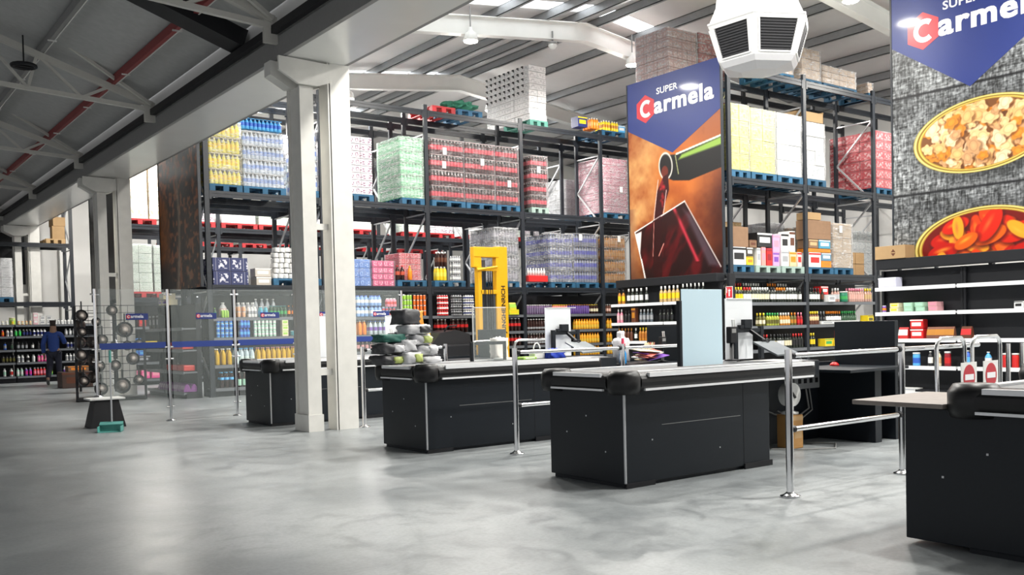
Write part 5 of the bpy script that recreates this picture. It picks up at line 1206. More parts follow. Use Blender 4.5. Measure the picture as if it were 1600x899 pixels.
# ================================================================ CHECKOUTS
PYV[0] = 550
def checkout(X, Y, label, variant=0):
    t = thing('checkout_counter', label, 'checkout', (X, Y, 0)); D = .93; DB = D
    if variant: D = .60
    b = MB().cbox(0, 1.80, 0, DB, .03, .79, .006, 0); b.box(.02, 1.78, .03, D-.03, 0, .03, 0)
    b.box(-.003, .012, -.004, .010, .04, .76, 1)                       # bright corner seam
    b.box(1.44, 1.446, -.002, 0, .05, .78, 2); b.box(.42, 1.40, -.0015, 0, .478, .482, 3)
    for (x, z) in ((.30, .36), (1.12, .22)): b.box(x, x+.012, -.002, 0, z, z+.012, 1)
    for (y, z) in ((.22, .27), (.45, .55), (.70, .40)): b.box(-.002, 0, y, y+.012, z, z+.012, 1)
    b.box(0, .32, -.015, 0, 0, .04, 2); b.box(1.44, 1.82, -.015, 0, 0, .05, 2)
    b.build('body_panel', [CNT, SILV, BLACK, GREYP], t); 
    x1 = 2.38; y0, y1, x0 = -.06, D+.04, -.10
    # padded bumper: rounded black profile with two bright strips
    def prof(c0, c1, axis, at, out, h0=.77, h1=.915):
        n = 8; pts = []
        for k in range(n+1):
            a = -PI/2+PI*k/n; pts.append((at+out*(.03+.055*math.cos(a)), (h0+h1)/2+(h1-h0)/2*math.sin(a)))
        pts += [(at-out*.04, h1), (at-out*.04, h0)]
        if out < 0: pts = pts[::-1]
        return MB().prism(pts, axis, c0, c1, smooth=False)
    ybs = -.05
    bump = prof(.12, x1, 'x', 0, -1); bump.build('side_bumper', RUB, t)
    b2 = prof(.12, D-.10, 'y', 0, -1); b2.build('end_bumper', RUB, t)
    for (a, c) in (((.20, -.074, .900), (x1-.02, -.074, .900)),): MB().bar(a, c, .034, .034).build('trim_strip', ALU, t)
    MB().bar((.16, -.072, .783), (x1-.02, -.072, .783), .022, .018).build('trim_strip', ALU, t)
    MB().bar((-.074, .18, .900), (-.074, D-.16, .900), .030, .030).build('trim_strip', ALU, t)
    MB().bar((-.074, .16, .783), (-.074, D-.12, .783), .022, .016).build('trim_strip', ALU, t)
    for (cx, cy) in ((.04, .04), (.04, D-.06)):
        MB().lathe([(.05, .745), (.125, .75), (.14, .80), (.14, .89), (.11, .935), (.03, .94)], 14, (cx, cy, 0)).build('corner_pad', RUB, t)
    MB().lathe([(.03, .765), (.075, .77), (.085, .80), (.085, .88), (.07, .915), (.02, .92)], 14, (x1, .02, 0)).build('corner_pad', RUB, t)
    b = MB().box(.02, x1, .03, D-.03, .79, .90, 1).box(.10, 2.20, .12, D-.14, .90, .912, 0).box(.02, 2.34, .03, .10, .90, .925, 2).box(.02, 2.34, D-.12, D-.05, .90, .925, 2)
    b.build('belt', [BELT, CNT, ALU], t)
    b = MB().cbox(2.36, 3.05, .34, D-.03, .74, .90, .01, 0).box(2.42, 2.95, .40, D-.1, .90, .906, 1); b.build('scanner_block', [CNT, SILV], t)
    MB().box(1.80, 4.20, D-.05, D-.01, 0, .84).build('rear_panel', CNT, t)
    b = MB().cbox(3.10, 4.16, .02, D-.05, .77, .80, .006); b.build('cash_desk', CNT, t)
    MB().cbox(3.78, 3.90, .18, D-.05, 0, .77, .006).build('desk_leg_panel', CNT, t)
    MB().cbox(4.18, 4.25, .19, D, 0, 1.28, .006).build('end_screen_panel', CNT, t)
    b = MB().cbox(3.34, 3.80, D-.075, D-.05, .56, .72, .006, 0)
    for k in range(4): b.lathe([(.03, 0), (.03, .004)], 10, (0, 0, 0), [1]) if False else b.box(3.40+k*.10, 3.45+k*.10, D-.079, D-.075, .62, .67, 1)
    b.build('socket_box', [pm('socket_grey', (.30, .31, .32), .5), BLACK], t)
    MB().tube([(3.5, D-.10, .56), (3.52, D-.12, .35), (3.3, D-.14, .28), (2.9, D-.14, .33), (2.72, D-.12, .40)], .010, 6).tube([(3.56, D-.10, .56), (3.58, D-.12, .33), (3.3, D-.16, .24), (2.95, D-.14, .36)], .008, 6).build('cable_loop', GREYP, t)
    MB().tube([(3.2, D-.12, .01), (3.4, .4, .012), (3.1, .2, .012), (2.8, .35, .012), (2.6, .6, .012)], .007, 6).build('floor_cable', GREYP, t)
    return t
C3 = checkout(5.13, 5.39, 'black checkout counter in the middle foreground with the blue acrylic screen')
C2 = checkout(5.13, 8.37, 'black checkout counter carrying the pile of packed bags')
C1 = checkout(5.11, 12.46, 'black checkout counter behind the twin white columns')
C4 = checkout(5.05, 2.04, 'black checkout counter cut by the right photo edge, with a shelf ledge', 1)
MB().cbox(-.08, .75, .66, 1.22, .795, .822, .005).build('side_ledge', pm('worn_brown_laminate', (.22, .19, .17), .5, noise=.2), C4)
MB().box(.75, 1.35, .16, .45, .913, .916).build('paper_sheet', WHT, C4)
MB().cbox(2.02, 2.6, .66, 1.15, 0, .90, .01).lathe([(.05, .80), (.11, .81), (.12, .88), (.09, .95), (.02, .95)], 14, (2.08, 1.12, 0)).build('side_unit', RUB, C4)
def screen(x0, x1, y, z0, z1, mat, label, post=True, clear=False):
    t = thing('protective_screen', label, 'screen', (x0, y, z0)); w, h = x1-x0, z1-z0
    MB().cbox(0, w, 0, .006, 0, h, .002).build('acrylic_sheet', mat, t)
    if clear:
        MB().box(-.006, .004, -.003, .009, 0, h).box(-.006, w, -.003, .009, h-.008, h+.002).build('white_edging', WHT, t)
    MB().cbox(-.035, -.004, -.01, .03, 0, h*(.85 if not clear else .36), .003).build('side_post', CNT, t)
    MB().cbox(w-.02, w+.01, .012, .045, 0, h*.36, .003).build('side_post', CNT, t)
    MB().box(0, w, .012, .03, h*.30, h*.36).build('cross_bar', CNT, t) if clear else None
    return t
screen(XY(1066, 5.62), XY(1127, 5.62)+.02, 5.62, .928, 1.60, FROST, 'milky blue acrylic screen standing on the middle foreground counter')
screen(5.99, 6.45, 8.72, .928, 1.54, GLASS, 'clear acrylic screen with white edge on the counter with the bags', clear=True)
screen(6.02, 6.32, 12.9, .928, 1.54, WFROST, 'milky white screen seen between the twin columns')
def station(x, y, lab, wlab):
    """second screen, black frame and tilted monitor at the till"""
    s = thing('protective_screen', wlab, 'screen', (x, y+.05, .928)); MB().cbox(-.06, .36, 0, .006, 0, .61, .002).build('acrylic_sheet', WFROST, s)
    MB().box(-.03, .44, -.012, -.002, .605, .613).build('top_strip', WHT, s)
    t = thing('till_stand', lab, 'till', (x, y, .928))
    for q in (0, .40): MB().cbox(q, q+.05, -.02, .02, 0, .33, .004).build('stand_post', CNT, t)
    MB().cbox(.05, .40, -.015, .015, .27, .31, .004).build('cross_bar', CNT, t)
    MB().cbox(.14, .26, -.03, .02, .31, .40, .006).box(.08, .18, -.025, .015, .31, .345).build('sensor_head', CNT, t)
    b = MB(); b.v = [(.05, -.20, .18), (.38, -.20, .18), (.47, -.42, .06), (.14, -.42, .05), (.05, -.195, .165), (.38, -.195, .165), (.47, -.415, .045), (.14, -.415, .035)]
    b.f = [(0, 1, 2, 3), (7, 6, 5, 4), (0, 4, 5, 1), (1, 5, 6, 2), (2, 6, 7, 3), (3, 7, 4, 0)]; b.m = [0]*6; b.sm = [False]*6
    b.build('monitor', pm('monitor_grey', (.18, .20, .21), .25), t)
    MB().bar((.25, -.22, .16), (.25, 0, .29), .03, .03).cbox(.18, .30, -.21, -.19, .165, .20, .003).build('monitor_arm', BLACK, t)
    return t
station(7.33, 6.12, 'black till stand with tilted monitor at the middle foreground counter', 'white acrylic screen behind the till stand of the middle foreground counter')
station(7.40, 9.05, 'black till stand with tilted monitor at the counter with the bags', 'white acrylic screen at the far end of the counter with the bags')
station(7.40, 13.1, 'black till stand at the counter behind the columns', 'white acrylic screen at the far end of the counter behind the columns')
def card_reader(x, y, z, lab):
    t = thing('card_terminal', lab, 'terminal', (x, y, z))
    MB().lathe([(.07, 0), (.07, .012), (.02, .02), (.018, .2)], 12).build('pole_base', BLACK, t)
    b = MB().cbox(-.045, .045, -.03, .03, .17, .33, .01, 0).box(-.03, .03, -.032, -.030, .27, .31, 1); b.build('terminal_body', [BLACK, GREYP], t)
    for q in (-.02, .01): MB().bar((q, -.03, .33), (q-.03, -.05, .40), .012, .006).build('receipt', WHT, t)
card_reader(9.05, 8.75, .803, 'black card terminal on a pole right of the magazines')
card_reader(7.10, 5.95, .93, 'black card terminal just right of the blue screen')
card_reader(7.3, 12.9, .93, 'black card terminal behind the bag pile')
def handrail(x0, x1, y, lab, extra=None):
    t = thing('chrome_handrail', lab, 'handrail', (x0, y, 0)); xs = [0, x1-x0]
    for q in xs:
        MB().tube([(q, 0, 0), (q, 0, 1.09)], .028, 16).build('post', CHROME, t)
        MB().lathe([(.075, 0), (.075, .012), (.05, .02), (.03, .035), (.03, .04)], 20, (q, 0, 0)).build('base_flange', CHROME, t)
    for z in (1.045, .50):
        for (a, c) in zip(xs, xs[1:]):
            MB().tube([(a+.035, 0, z), (c-.035, 0, z)], .020, 14).build('rail', CHROME, t)
            for e, s in ((a, 1), (c, -1)): MB().tube([(e+s*.025, 0, z), (e+s*.06, 0, z)], .026, 12).build('black_socket', BLACK, t)
    if extra:
        MB().tube([(xs[-1]+.035, 0, 1.045), (extra-x0, 0, 1.045)], .020, 14).build('rail', CHROME, t)
    return t
handrail(5.76, 7.27, 4.30, 'chrome handrail in the foreground lane between the two nearest counters', 8.55)
handrail(5.77, 7.28, 7.66, 'chrome handrail between the middle counter and the counter with the bags', 8.5)
handrail(5.97, 7.30, 11.34, 'chrome handrail starting at the foot of the twin columns')
def gate(x0, x1, y, lab, sx=None):
    t = thing('chrome_gate', lab, 'gate', (x0, y, 0)); w = x1-x0
    MB().tube([(0, 0, 0), (0, 0, 1.04), (.02, 0, 1.09), (.07, 0, 1.12), (w-.07, 0, 1.12), (w-.02, 0, 1.09), (w, 0, 1.04), (w, 0, 0)], .018, 12).build('hoop', CHROME, t)
    for q in (0, w): MB().lathe([(.05, 0), (.05, .012), (.02, .02)], 14, (q, 0, 0)).build('base_flange', CHROME, t)
    if sx is not None:
        s = MB().box(sx, sx+.27, -.035, -.030, .64, .90).build('sign_plate', WHT, t)
        pts = [(sx+.135+.10*math.cos(a), .77+.11*math.sin(a)) for a in [2*PI*k/28 for k in range(28)]]
        MB().prism(pts, 'y', -.0375, -.0352).build('red_disc', pm('sign_red', (.50, .015, .03), .4), s)
        MB().box(sx+.06, sx+.21, -.0395, -.0377, .745, .795).build('white_bar', INKW, s)
gate(7.68, 8.15, 4.22, 'left chrome gate hoop with a no-entry sign beyond the right hand counter', .34)
gate(8.28, 8.79, 4.22, 'right chrome gate hoop with a no-entry sign beyond the right hand counter', .13)
gate(7.35, 7.95, 10.75, 'left chrome gate hoop behind the clear screen'); gate(8.1, 8.75, 10.75, 'right chrome gate hoop behind the handrail post')
for k, x in enumerate((9.75, 10.05)):
    tag(MB().tube([(0, 0, 0), (0, 0, 1.02)], .022, 12).lathe([(.06, 0), (.06, .012), (.03, .02)], 14).build('chrome_post', CHROME, None, (x, 4.6, 0)), ('first', 'second')[k]+' chrome post right of the no-entry gates', 'post')
# things left about the tills
item(cuboid('brownbox', .16, .20, .34, pm('kraft_orange', (.42, .22, .07), .7), CARD), 'cardboard_box', (8.02, 5.98, .003), 0, 'tall brown box on the floor inside the middle checkout', 'box', None)
t = thing('cable_spool', 'white cable spool standing on the tall brown box', 'spool', (8.02, 5.98, .348))
MB().lathe([(.09, 0), (.09, .02), (.05, .03)], 14).cbox(-.03, .03, -.03, .03, 0, .1, .004).build('spool_foot', WHT, t); MB().tube([(0, -.05, .2), (0, .05, .2)], .12, 20).build('spool_disc', WHT, t); MB().tube([(.02, -.056, .17), (-.04, -.056, .23)], .014, 8).build('slot_mark', BLK, t)
tag(MB().lathe([(.05, 0), (.05, .012), (.035, .03), (.02, .04)], 14).build('stop_button', pm('stop_red', (.6, .02, .02), .3), None, (8.98, 6.24-.14, .80)), 'red emergency button on the desk of the middle checkout', 'button')
def blob(name, parts, mat, parent=None, loc=(0, 0, 0), rz=0, seed=1, crumple=.12, sub=3):
    """soft crumpled lump"""
    rr = random.Random(seed); b = MB()
    for (cx, cy, cz, sx, sy, sz) in parts:
        bm = bmesh.new(); bmesh.ops.create_cube(bm, size=2); bmesh.ops.subdivide_edges(bm, edges=bm.edges[:], cuts=5, use_grid_fill=True)
        ph = [rr.uniform(0, 6) for _ in range(6)]
        for v in bm.verts:
            p = v.co.copy(); q = p.normalized()*1.25; p = p.lerp(q, .3)
            n = 1+crumple*(math.sin(p.x*5+ph[0]+p.z*4)*math.sin(p.y*6+ph[1])+.6*math.sin(p.z*9+ph[2]+p.x*7)+.5*abs(math.sin(p.x*11+ph[3]-p.y*9)))
            v.co = Vector((cx+p.x*sx*n*.9, cy+p.y*sy*n*.9, max(0, cz+p.z*sz*n*.9)))
        bm.verts.index_update(); b.add([v.co for v in bm.verts], [[v.index for v in f.verts] for f in bm.faces], True); bm.free()
    return b.build(name, mat, parent, loc, rz)
BGW = pm('bag_white', (.62, .62, .64), .35, noise=.3, nscale=7, bump=.5); BGL = pm('bag_lime', (.50, .58, .18), .4, noise=.35, nscale=9, bump=.4); BGD = pm('bag_charcoal', (.055, .055, .06), .4, noise=.5, nscale=8, bump=.5); BGG = pm('bag_green', (.03, .14, .11), .6, noise=.4, nscale=12, bump=.4); BGO = pm('bag_orange', (.70, .32, .04), .5, noise=.3)
def bagpk(x, y, z, w, d, h, mats, lab, seed, rz=0, nm='folded_bag_bundle'):
    t = thing(nm, lab, 'bag', (x, y, z), rz)
    blob('bag_body', [(0, 0, h/2, w/2, d/2, h/2)], mats[0], t, seed=seed, crumple=.09)
    if len(mats) > 1: blob('bag_flap', [(w*.22, -d*.12, h*.5, w*.24, d*.46, h*.36)], mats[1], t, seed=seed+50, crumple=.05)
BY = 8.62; bz = .94
for (x, dx, y, z, w, d, h, m_, lab, sd) in (
    (4.98, 0, BY, bz, .26, .30, .12, (BGD, BGL), 'charcoal and lime bag bundle at the left bottom of the pile', 1),
    (5.20, 0, BY-.05, bz, .22, .30, .15, (BGW, BGL), 'white and lime bag bundle at the bottom of the pile', 2),
    (5.46, 0, BY, bz, .26, .30, .09, (BGW,), 'flat white bag bundle at the bottom right of the pile', 3),
    (5.00, 0, BY, bz+.13, .28, .28, .13, (BGD, BGW), 'charcoal and white bag bundle in the second tier of the pile', 4),
    (5.20, 0, BY, bz+.16, .20, .28, .14, (BGW,), 'white bag bundle in the middle of the pile', 5),
    (5.44, 0, BY, bz+.10, .24, .28, .13, (BGW, BGW), 'white rolled bag bundle at the right of the pile', 6),
    (5.38, 0, BY, bz+.23, .22, .28, .13, (BGW, BGL), 'white bag bundle with a lime side, right of the pile', 7),
    (5.32, 0, BY, bz+.36, .30, .30, .12, (BGW, BGD), 'white bag bundle with grey end, near the top of the pile', 8),
    (5.03, 0, BY+.02, bz+.27, .30, .26, .10, (BGG,), 'folded dark green cloth on the left of the bag pile', 9),
    (5.26, 0, BY+.06, bz+.48, .24, .26, .19, (BGD,), 'crumpled black bag on top of the bag pile', 10),
    (5.42, 0, BY+.10, bz+.485, .10, .14, .17, (BGO,), 'small orange bag on top of the bag pile', 11)):
    bagpk(5.08+(x-5.22)*1.0-.03, y, .93+(z-.93)*.87, w*1.0, d, h*.9, m_, lab, sd, rz=.12*math.sin(sd*7))
# goods and papers at the second till
t = thing('magazine_heap', 'untidy heap of leaflets and a purple bag at the second till', 'papers', (8.74, 8.72, .84))
for k in range(9):
    b = MB().cbox(-.16, .16, -.10, .10, .012+k*.014, .022+k*.014, .002); o = b.build('leaflet', [C('leaf_cream', (.70, .60, .42)), PUR, C('leaf_red', (.55, .15, .12)), WHT][k % 4], t, (RR.uniform(-.12, .12), RR.uniform(-.04, .04), 0), RR.uniform(-.6, .6)); o.rotation_euler = (RR.uniform(0, .25), RR.uniform(-.2, .2), RR.uniform(-.6, .6))
for k in range(6):
    MB().cbox(-.07, .07, -.002, .002, 0, .16, .001).build('leaflet', [CREAM, TAN, C('leaf_red', (.55, .15, .12))][k % 3], t, (-.02+k*.035, .05, .06)).rotation_euler = (.2, .45+.05*k, .2*k)
tb = thing('carrier_bag', 'white crumpled carrier bag standing beside the leaflets', 'bag', (8.40, 8.86, .803)); blob('bag_body', [(0, 0, .17, .09, .08, .17), (0, 0, .33, .04, .04, .09)], BGW, tb, seed=31, crumple=.1)
t = thing('spray_bottle', 'blue spray bottle with red trigger beside the white carrier bag', 'bottle', (8.28, 8.70, .803))
MB().lathe([(.04, 0), (.045, .02), (.045, .13), (.02, .19), (.018, .21)], 12).build('bottle_body', C('spray_blue', (.02, .25, .60), .15), t); MB().cbox(-.03, .035, -.012, .012, .21, .26, .005).cbox(-.015, .015, -.012, .012, .26, .33, .005).build('trigger', C('trigger_red', (.7, .05, .12)), t)
for k, (x, y, z, c, lab) in enumerate(((6.90, 8.95, .915, LIM, 'lime green packet lying on the till of the bag counter'), (6.60, 8.95, .915, WHT, 'white paper sheaf lying on the till of the bag counter'))):
    item(cuboid('pk', .24, .16, .03, c, WHT), 'packet', (x, y, z), .2, lab, 'packet', None)
tb = thing('carrier_bag', 'white paper bag with pink print by the clear screen', 'bag', (6.62, 9.1, .93)); blob('bag_body', [(0, 0, .13, .10, .07, .13)], C('paper_white', (.72, .68, .64), .6), tb, seed=33, crumple=.08)
t = thing('label_printer', 'white device with a looped handle at the till of the bag counter', 'device', (7.12, 9.0, .915)); MB().cbox(-.08, .08, -.06, .06, 0, .11, .01).build('device_body', WHT, t)
MB().tube([(.05*math.cos(a), 0, .12+.07*math.sin(a)) for a in [PI*k/10 for k in range(11)]], .008, 6).build('handle', WHT, t)
tb = thing('cloth', 'crumpled royal blue cloth beside the white device', 'cloth', (7.32, 8.9, .915)); blob('cloth_body', [(0, 0, .05, .12, .07, .06)], C('royal', (.02, .06, .50), .6), tb, seed=35, crumple=.2)
# fire extinguisher and sign on the end panel
t = thing('fire_extinguisher', 'red fire extinguisher at the black end panel behind the white screen', 'extinguisher', (14.80, 12.46, .0)); MB().lathe([(.08, .72), (.085, .75), (.085, 1.16), (.06, 1.24), (.02, 1.27)], 16).build('cylinder', C('ext_red', (.55, .015, .02), .25), t)
MB().cbox(-.02, .06, -.02, .02, 1.27, 1.33, .005).tube([(.03, 0, 1.28), (.10, -.04, 1.2), (.10, -.05, .95)], .012, 8).build('valve_and_hose', BLK, t); MB().box(-.01, .01, .06, .09, 0.0, 1.2).build('wall_bracket', BLK, t)
t = thing('fire_sign', 'red and white fire equipment sign on the black end panel', 'sign', (14.875, 12.535, 1.70), -PI/2); MB().box(-.06, .12, -.004, 0, 0, .33).build('plate', INKW, t)
s = MB().box(-.05, .11, -.006, -.0045, .10, .32).box(-.05, .11, -.006, -.0045, .01, .085).build('red_fields', C('sign_red2', (.6, .02, .03)), t)
MB().box(.02, .05, -.008, -.0065, .13, .24).box(.01, .065, -.008, -.0065, .24, .26).box(.03, .04, -.008, -.0065, .26, .29).box(-.035, -.02, -.008, -.0065, .2, .3).merge(text_mb('FUEGO', .04), T(-.042, -.0075, .03)).build('pictogram', INKW, t)

# ================================================================ GLASS FENCE
FXS = [3.34, 4.38, 5.42, 6.45, 7.47, 8.47]; FYY = 14.57
def fence_post(x, lab, z0=0):
    t = thing('chrome_fence_post', lab, 'post', (x, FYY, z0))
    MB().tube([(0, 0, 0), (0, 0, 2.01-z0)], .022, 14).build('post_tube', CHROME, t)
    MB().lathe([(.075, 0), (.075, .012), (.03, .03)], 18).build('base_flange', CHROME, t)
    for z in (1.93, 1.13, .95, .22):
        if z < z0: continue
        for s in (-1, 1): MB().tube([(s*.022, 0, z-z0), (s*.062, 0, z-z0)], .014, 8).build('glass_clamp', CHROME, t)
    return t
for x, lab in zip(FXS, ('leftmost chrome fence post standing on the tapered black base', 'second chrome fence post from the left', 'chrome fence post behind the corner of the far counter', 'chrome fence post just left of the twin columns', 'chrome fence post right of the twin columns', 'last chrome fence post, behind the bag pile')):
    fence_post(x, lab, .425 if x < 3.5 else 0)
for k in range(5):
    a, c = FXS[k]+.045, FXS[k+1]-.045
    t = thing('glass_fence_panel', 'clear glass fence panel '+('at the far left above the dustpan', 'in front of the coffee banner shelving', 'behind the corner of the far counter', 'crossing behind the twin columns', 'right of the twin columns')[k], 'glass panel', (a, FYY, .15))
    MB().box(0, c-a, -.005, .005, 0, 1.86).build('glass_pane', GLASS, t)
    MB().box(0, c-a, -.0065, -.0055, .97, 1.06).build('blue_stripe', pm('stripe_blue', (.02, .05, .26), .4), t)
    s = MB().box(.38, .70, -.0075, -.0055, 1.40, 1.495).build('sticker', NAVY, t)
    hx = MB().prism([(.415+.034*math.sin(q*PI/3), 1.447+.034*math.cos(q*PI/3)) for q in range(6)], 'y', -.009, -.008).build('hexagon_mark', LOGOR, s)
    MB().merge(text_mb('C', .05, .002), T(.398, -.0095, 1.43)).merge(text_mb('armela', .068, .001), T(.448, -.0085, 1.43)).build('lettering', INKW, s)
t = thing('tapered_stand', 'black tapered stand with white top under the leftmost fence post', 'stand', (3.40, 14.45, 0))
b = MB(); b.v = [(-.24, -.2, 0), (.24, -.2, 0), (.24, .2, 0), (-.24, .2, 0), (-.16, -.14, .40), (.16, -.14, .40), (.16, .14, .40), (-.16, .14, .40)]
b.f = [(3, 2, 1, 0), (4, 5, 6, 7), (0, 1, 5, 4), (1, 2, 6, 5), (2, 3, 7, 6), (3, 0, 4, 7)]; b.m = [0]*6; b.sm = [False]*6; b.build('tapered_body', BLACK, t)
MB().cbox(-.24, .24, -.2, .2, .40, .425, .005).build('white_top', WHT, t)
t = thing('dustpan', 'long handled teal dustpan standing before the tapered stand', 'dustpan', (3.27, 13.62, 0), -.4)
TEAL = pm('teal_plastic', (.10, .38, .34), .4)
b = MB().box(-.15, .15, -.13, .12, 0, .008).box(-.15, .15, .11, .12, 0, .13).box(-.15, -.142, -.13, .12, 0, .08).box(.142, .15, -.13, .12, 0, .08).prism([(.12, .13), (.12, .12), (.03, .09), (.03, .10)], 'x', -.15, .15); b.build('pan', TEAL, t)
MB().tube([(0, .12, .1), (0, .14, .95)], .012, 10).build('handle', SILV, t); MB().tube([(0, .14, .95), (0, .145, 1.12)], .018, 10).build('grip', TEAL, t)

# ================================================================ PAN DISPLAY behind the left glass
t = thing('pan_rack', 'black wire display rack hung with frying pans behind the left glass pane', 'display rack', (4.85, 20.4, 0), -.25)
b = MB()
for x in (-.55, .75): b.bar((x, 0, 0), (x, 0, 1.95), .05, .05)
for z in np.arange(.3, 2.0, .15): b.bar((-.55, 0, z), (.75, 0, z), .012)
for x in np.arange(-.45, .75, .15): b.bar((x, 0, .3), (x, 0, 1.95), .008)
b.box(-.55, .75, -.15, .25, .02, .07); b.build('wire_grid', BLACK, t)
PANI = pm('pan_inside', (.30, .26, .24), .35, metal=.2, noise=.4, nscale=6); PANS = C('pan_sticker', (.62, .55, .50))
def pan(x, z, r, lab, grp='frying pans on the wire rack'):
    o = thing('frying_pan', lab, 'frying pan', (0, 0, 0), 0, grp)
    w = t.matrix_basis
    R = Matrix.Translation((4.85, 20.4, 0)) @ Matrix.Rotation(-.25, 4, 'Z') @ Matrix.Translation((x, -.05, z)) @ Matrix.Rotation(PI/2, 4, 'X')
    o.matrix_world = R
    MB().lathe([(.001, 0), (r*.78, 0), (r, .045), (r*1.02, .047), (r*.97, .043), (r*.76, .006)], 20).build('pan_bowl', BLACK, o)
    MB().lathe([(r*.76, .008), (.001, .009)], 20).build('cooking_surface', PANI, o)
    MB().lathe([(r*.42, .010), (.001, .012)], 16).build('round_sticker', PANS, o)
    MB().bar((0, r, .035), (0, r+.17, .05), .028, .014, up=(0, 0, 1)).build('pan_handle', BLACK, o)
for (x, z, r) in ((.15, 1.85, .11), (.42, 1.12, .10), (-.42, 1.75, .12), (-.42, .42, .11), (-.10, .25, .13), (.30, .30, .16), (.62, .40, .11), (-.45, .95, .12), (-.12, .72, .11), (.18, .72, .11), (.52, .85, .13), (-.42, 1.42, .10), (-.05, 1.25, .11), (.38, 1.45, .16), (.65, 1.15, .10), (-.15, 1.62, .09), (.16, 1.10, .10)):
    pan(x, z, r, 'round dark frying pan hung on the wire rack behind the left glass pane')
item(cuboid('brown_bin', .75, .6, .42, pm('bin_brown', (.07, .04, .03), .5), BRN, .02), 'storage_bin', (5.55, 26.6, 0), 0, 'large dark brown bin on the floor right of the walking person', 'bin', None)
item(cuboid('bin_box', .5, .4, .14, CARDD, ORG, .01), 'cardboard_box', (5.6, 26.6, .425), 0, 'brown box with orange end on the dark bin', 'box', None)
t = thing('pan_rack', 'second wire rack of dark pans right of the walking person', 'display rack', (5.52, 24.0, 0), -.9)
b = MB()
for x in (-.5, .5): b.bar((x, 0, 0), (x, 0, 1.95), .04, .04)
for z in np.arange(.3, 2.0, .15): b.bar((-.5, 0, z), (.5, 0, z), .012)
b.build('wire_grid', BLACK, t)
for k in range(10):
    o = thing('hanging_pot', 'dark pot hung on the second wire rack right of the walking person', 'pot', (0, 0, 0), 0, 'pots on the second wire rack'); x, z = -.35+(k % 3)*.33, .35+(k//3)*.42
    o.matrix_world = Matrix.Translation((5.52, 24.0, 0)) @ Matrix.Rotation(-.9, 4, 'Z') @ Matrix.Translation((x, -.07, z)) @ Matrix.Rotation(PI/2, 4, 'X')
    MB().lathe([(.001, 0), (.11, 0), (.13, .10), (.14, .10), (.125, .09), (.10, .01)], 16).build('pot_body', pm('pot_dark', (.05, .035, .03), .35), o); MB().lathe([(.06, .012), (.001, .014)], 12).build('round_sticker', PANS, o)

# ================================================================ LIFT TRUCK
t = thing('lift_truck', 'yellow mast reach truck parked before the drinks rack', 'forklift', (12.38, 17.9, 0))
MB().cbox(.62, .95, 0, .16, .08, 3.22, .01).build('mast_column', YEL, t)
MB().cbox(.10, .20, 0, .16, .08, 3.12, .01).build('mast_column', YEL, t)
MB().cbox(-.02, .70, -.01, .15, 2.96, 3.20, .02).build('mast_head', YEL, t)
MB().cbox(-.02, .12, 0, .14, 2.72, 3.0, .02).build('mast_bracket', YEL, t)
MB().cbox(.05, .64, -.03, .02, 2.64, 2.72, .008).tube([(.05, -.03, 2.66), (.62, -.03, 2.74)], .03, 10).build('cross_bar', YEL, t)
MB().cbox(.16, .64, 0, .14, 2.10, 2.20, .01).build('cross_bar', YEL, t)
MB().cbox(.34, .60, .03, .12, .3, 2.1, .01).cbox(.22, .34, .05, .12, .3, 2.9, .01).build('inner_mast', pm('mast_dark', (.07, .075, .08), .4, noise=.2), t)
for x in (.26, .30, .38, .44, .50): MB().tube([(x, .0, .3), (x, .0, 2.65)], .012, 8).build('hose', BLACK, t)
tm = MB(); tm.merge(text_mb('JUNGHEINRICH', .16, .004, 1.0), Matrix.Translation((.86, -.002, 1.18)) @ Matrix.Rotation(-PI/2, 4, 'Y')); tm.build('lettering', BLACK, t)
MB().cbox(-1.35, -.05, -.05, 1.0, .12, .95, .04).build('chassis', BLACK, t)
b = MB(); b.prism([(-1.2, .95), (-.1, .95), (-.15, 1.18), (-.5, 1.28), (-.95, 1.22)], 'y', .05, .9); b.build('operator_hood', pm('hood_black', (.02, .02, .022), .35), t)
MB().tube([(-.75, .2, 1.25), (-.72, .1, 1.36), (-.5, .05, 1.38)], .02, 8).lathe([(.10, 1.36), (.10, 1.38)], 14, (-.6, .1, 0)).build('steering_lever', BLACK, t)
MB().cbox(-1.42, -1.28, -.06, .10, .35, 1.22, .01).build('corner_guard', YEL, t)
for x in (-1.1, .05, .8): MB().tube([(x, -.06, .12), (x, .06, .12)], .12, 16).build('wheel', BLACK, t)
for x in (.0, .78): MB().box(x, x+.12, -1.05, 0, .04, .09).build('fork', BLACK, t)

# ================================================================ AIR DIFFUSER
ca = math.atan2(-9.35, -12.0)
t = thing('air_diffuser', 'white many sided air diffuser with dark grilles hanging from the roof', 'air diffuser', (12.0, 9.42, 0), ca-math.radians(5))
R8 = .82
def ring8(r, z): return [(r*math.cos(k*PI/3), r*math.sin(k*PI/3), z) for k in range(6)]
WP_ = pm('diffuser_white', (.86, .86, .86), .3)
def loft(rings, cap0=False, cap1=False):
    b = MB(); n = 6
    vs = [v for r in rings for v in r]; b.add(vs, [(i*n+k, i*n+(k+1) % n, (i+1)*n+(k+1) % n, (i+1)*n+k) for i in range(len(rings)-1) for k in range(n)])
    if cap0: b.add(rings[0], [tuple(range(6))[::-1]])
    if cap1: b.add(rings[-1], [tuple(range(6))])
    return b
zt = 5.92
loft([ring8(.30, 5.18), ring8(.58, 5.24), ring8(.64, 5.32)], cap0=True).build('drip_tray', pm('tray_grey_white', (.62, .62, .64), .4), t)
loft([ring8(.64, 5.32), ring8(R8, zt-.05)]).build('grille_housing', WP_, t)
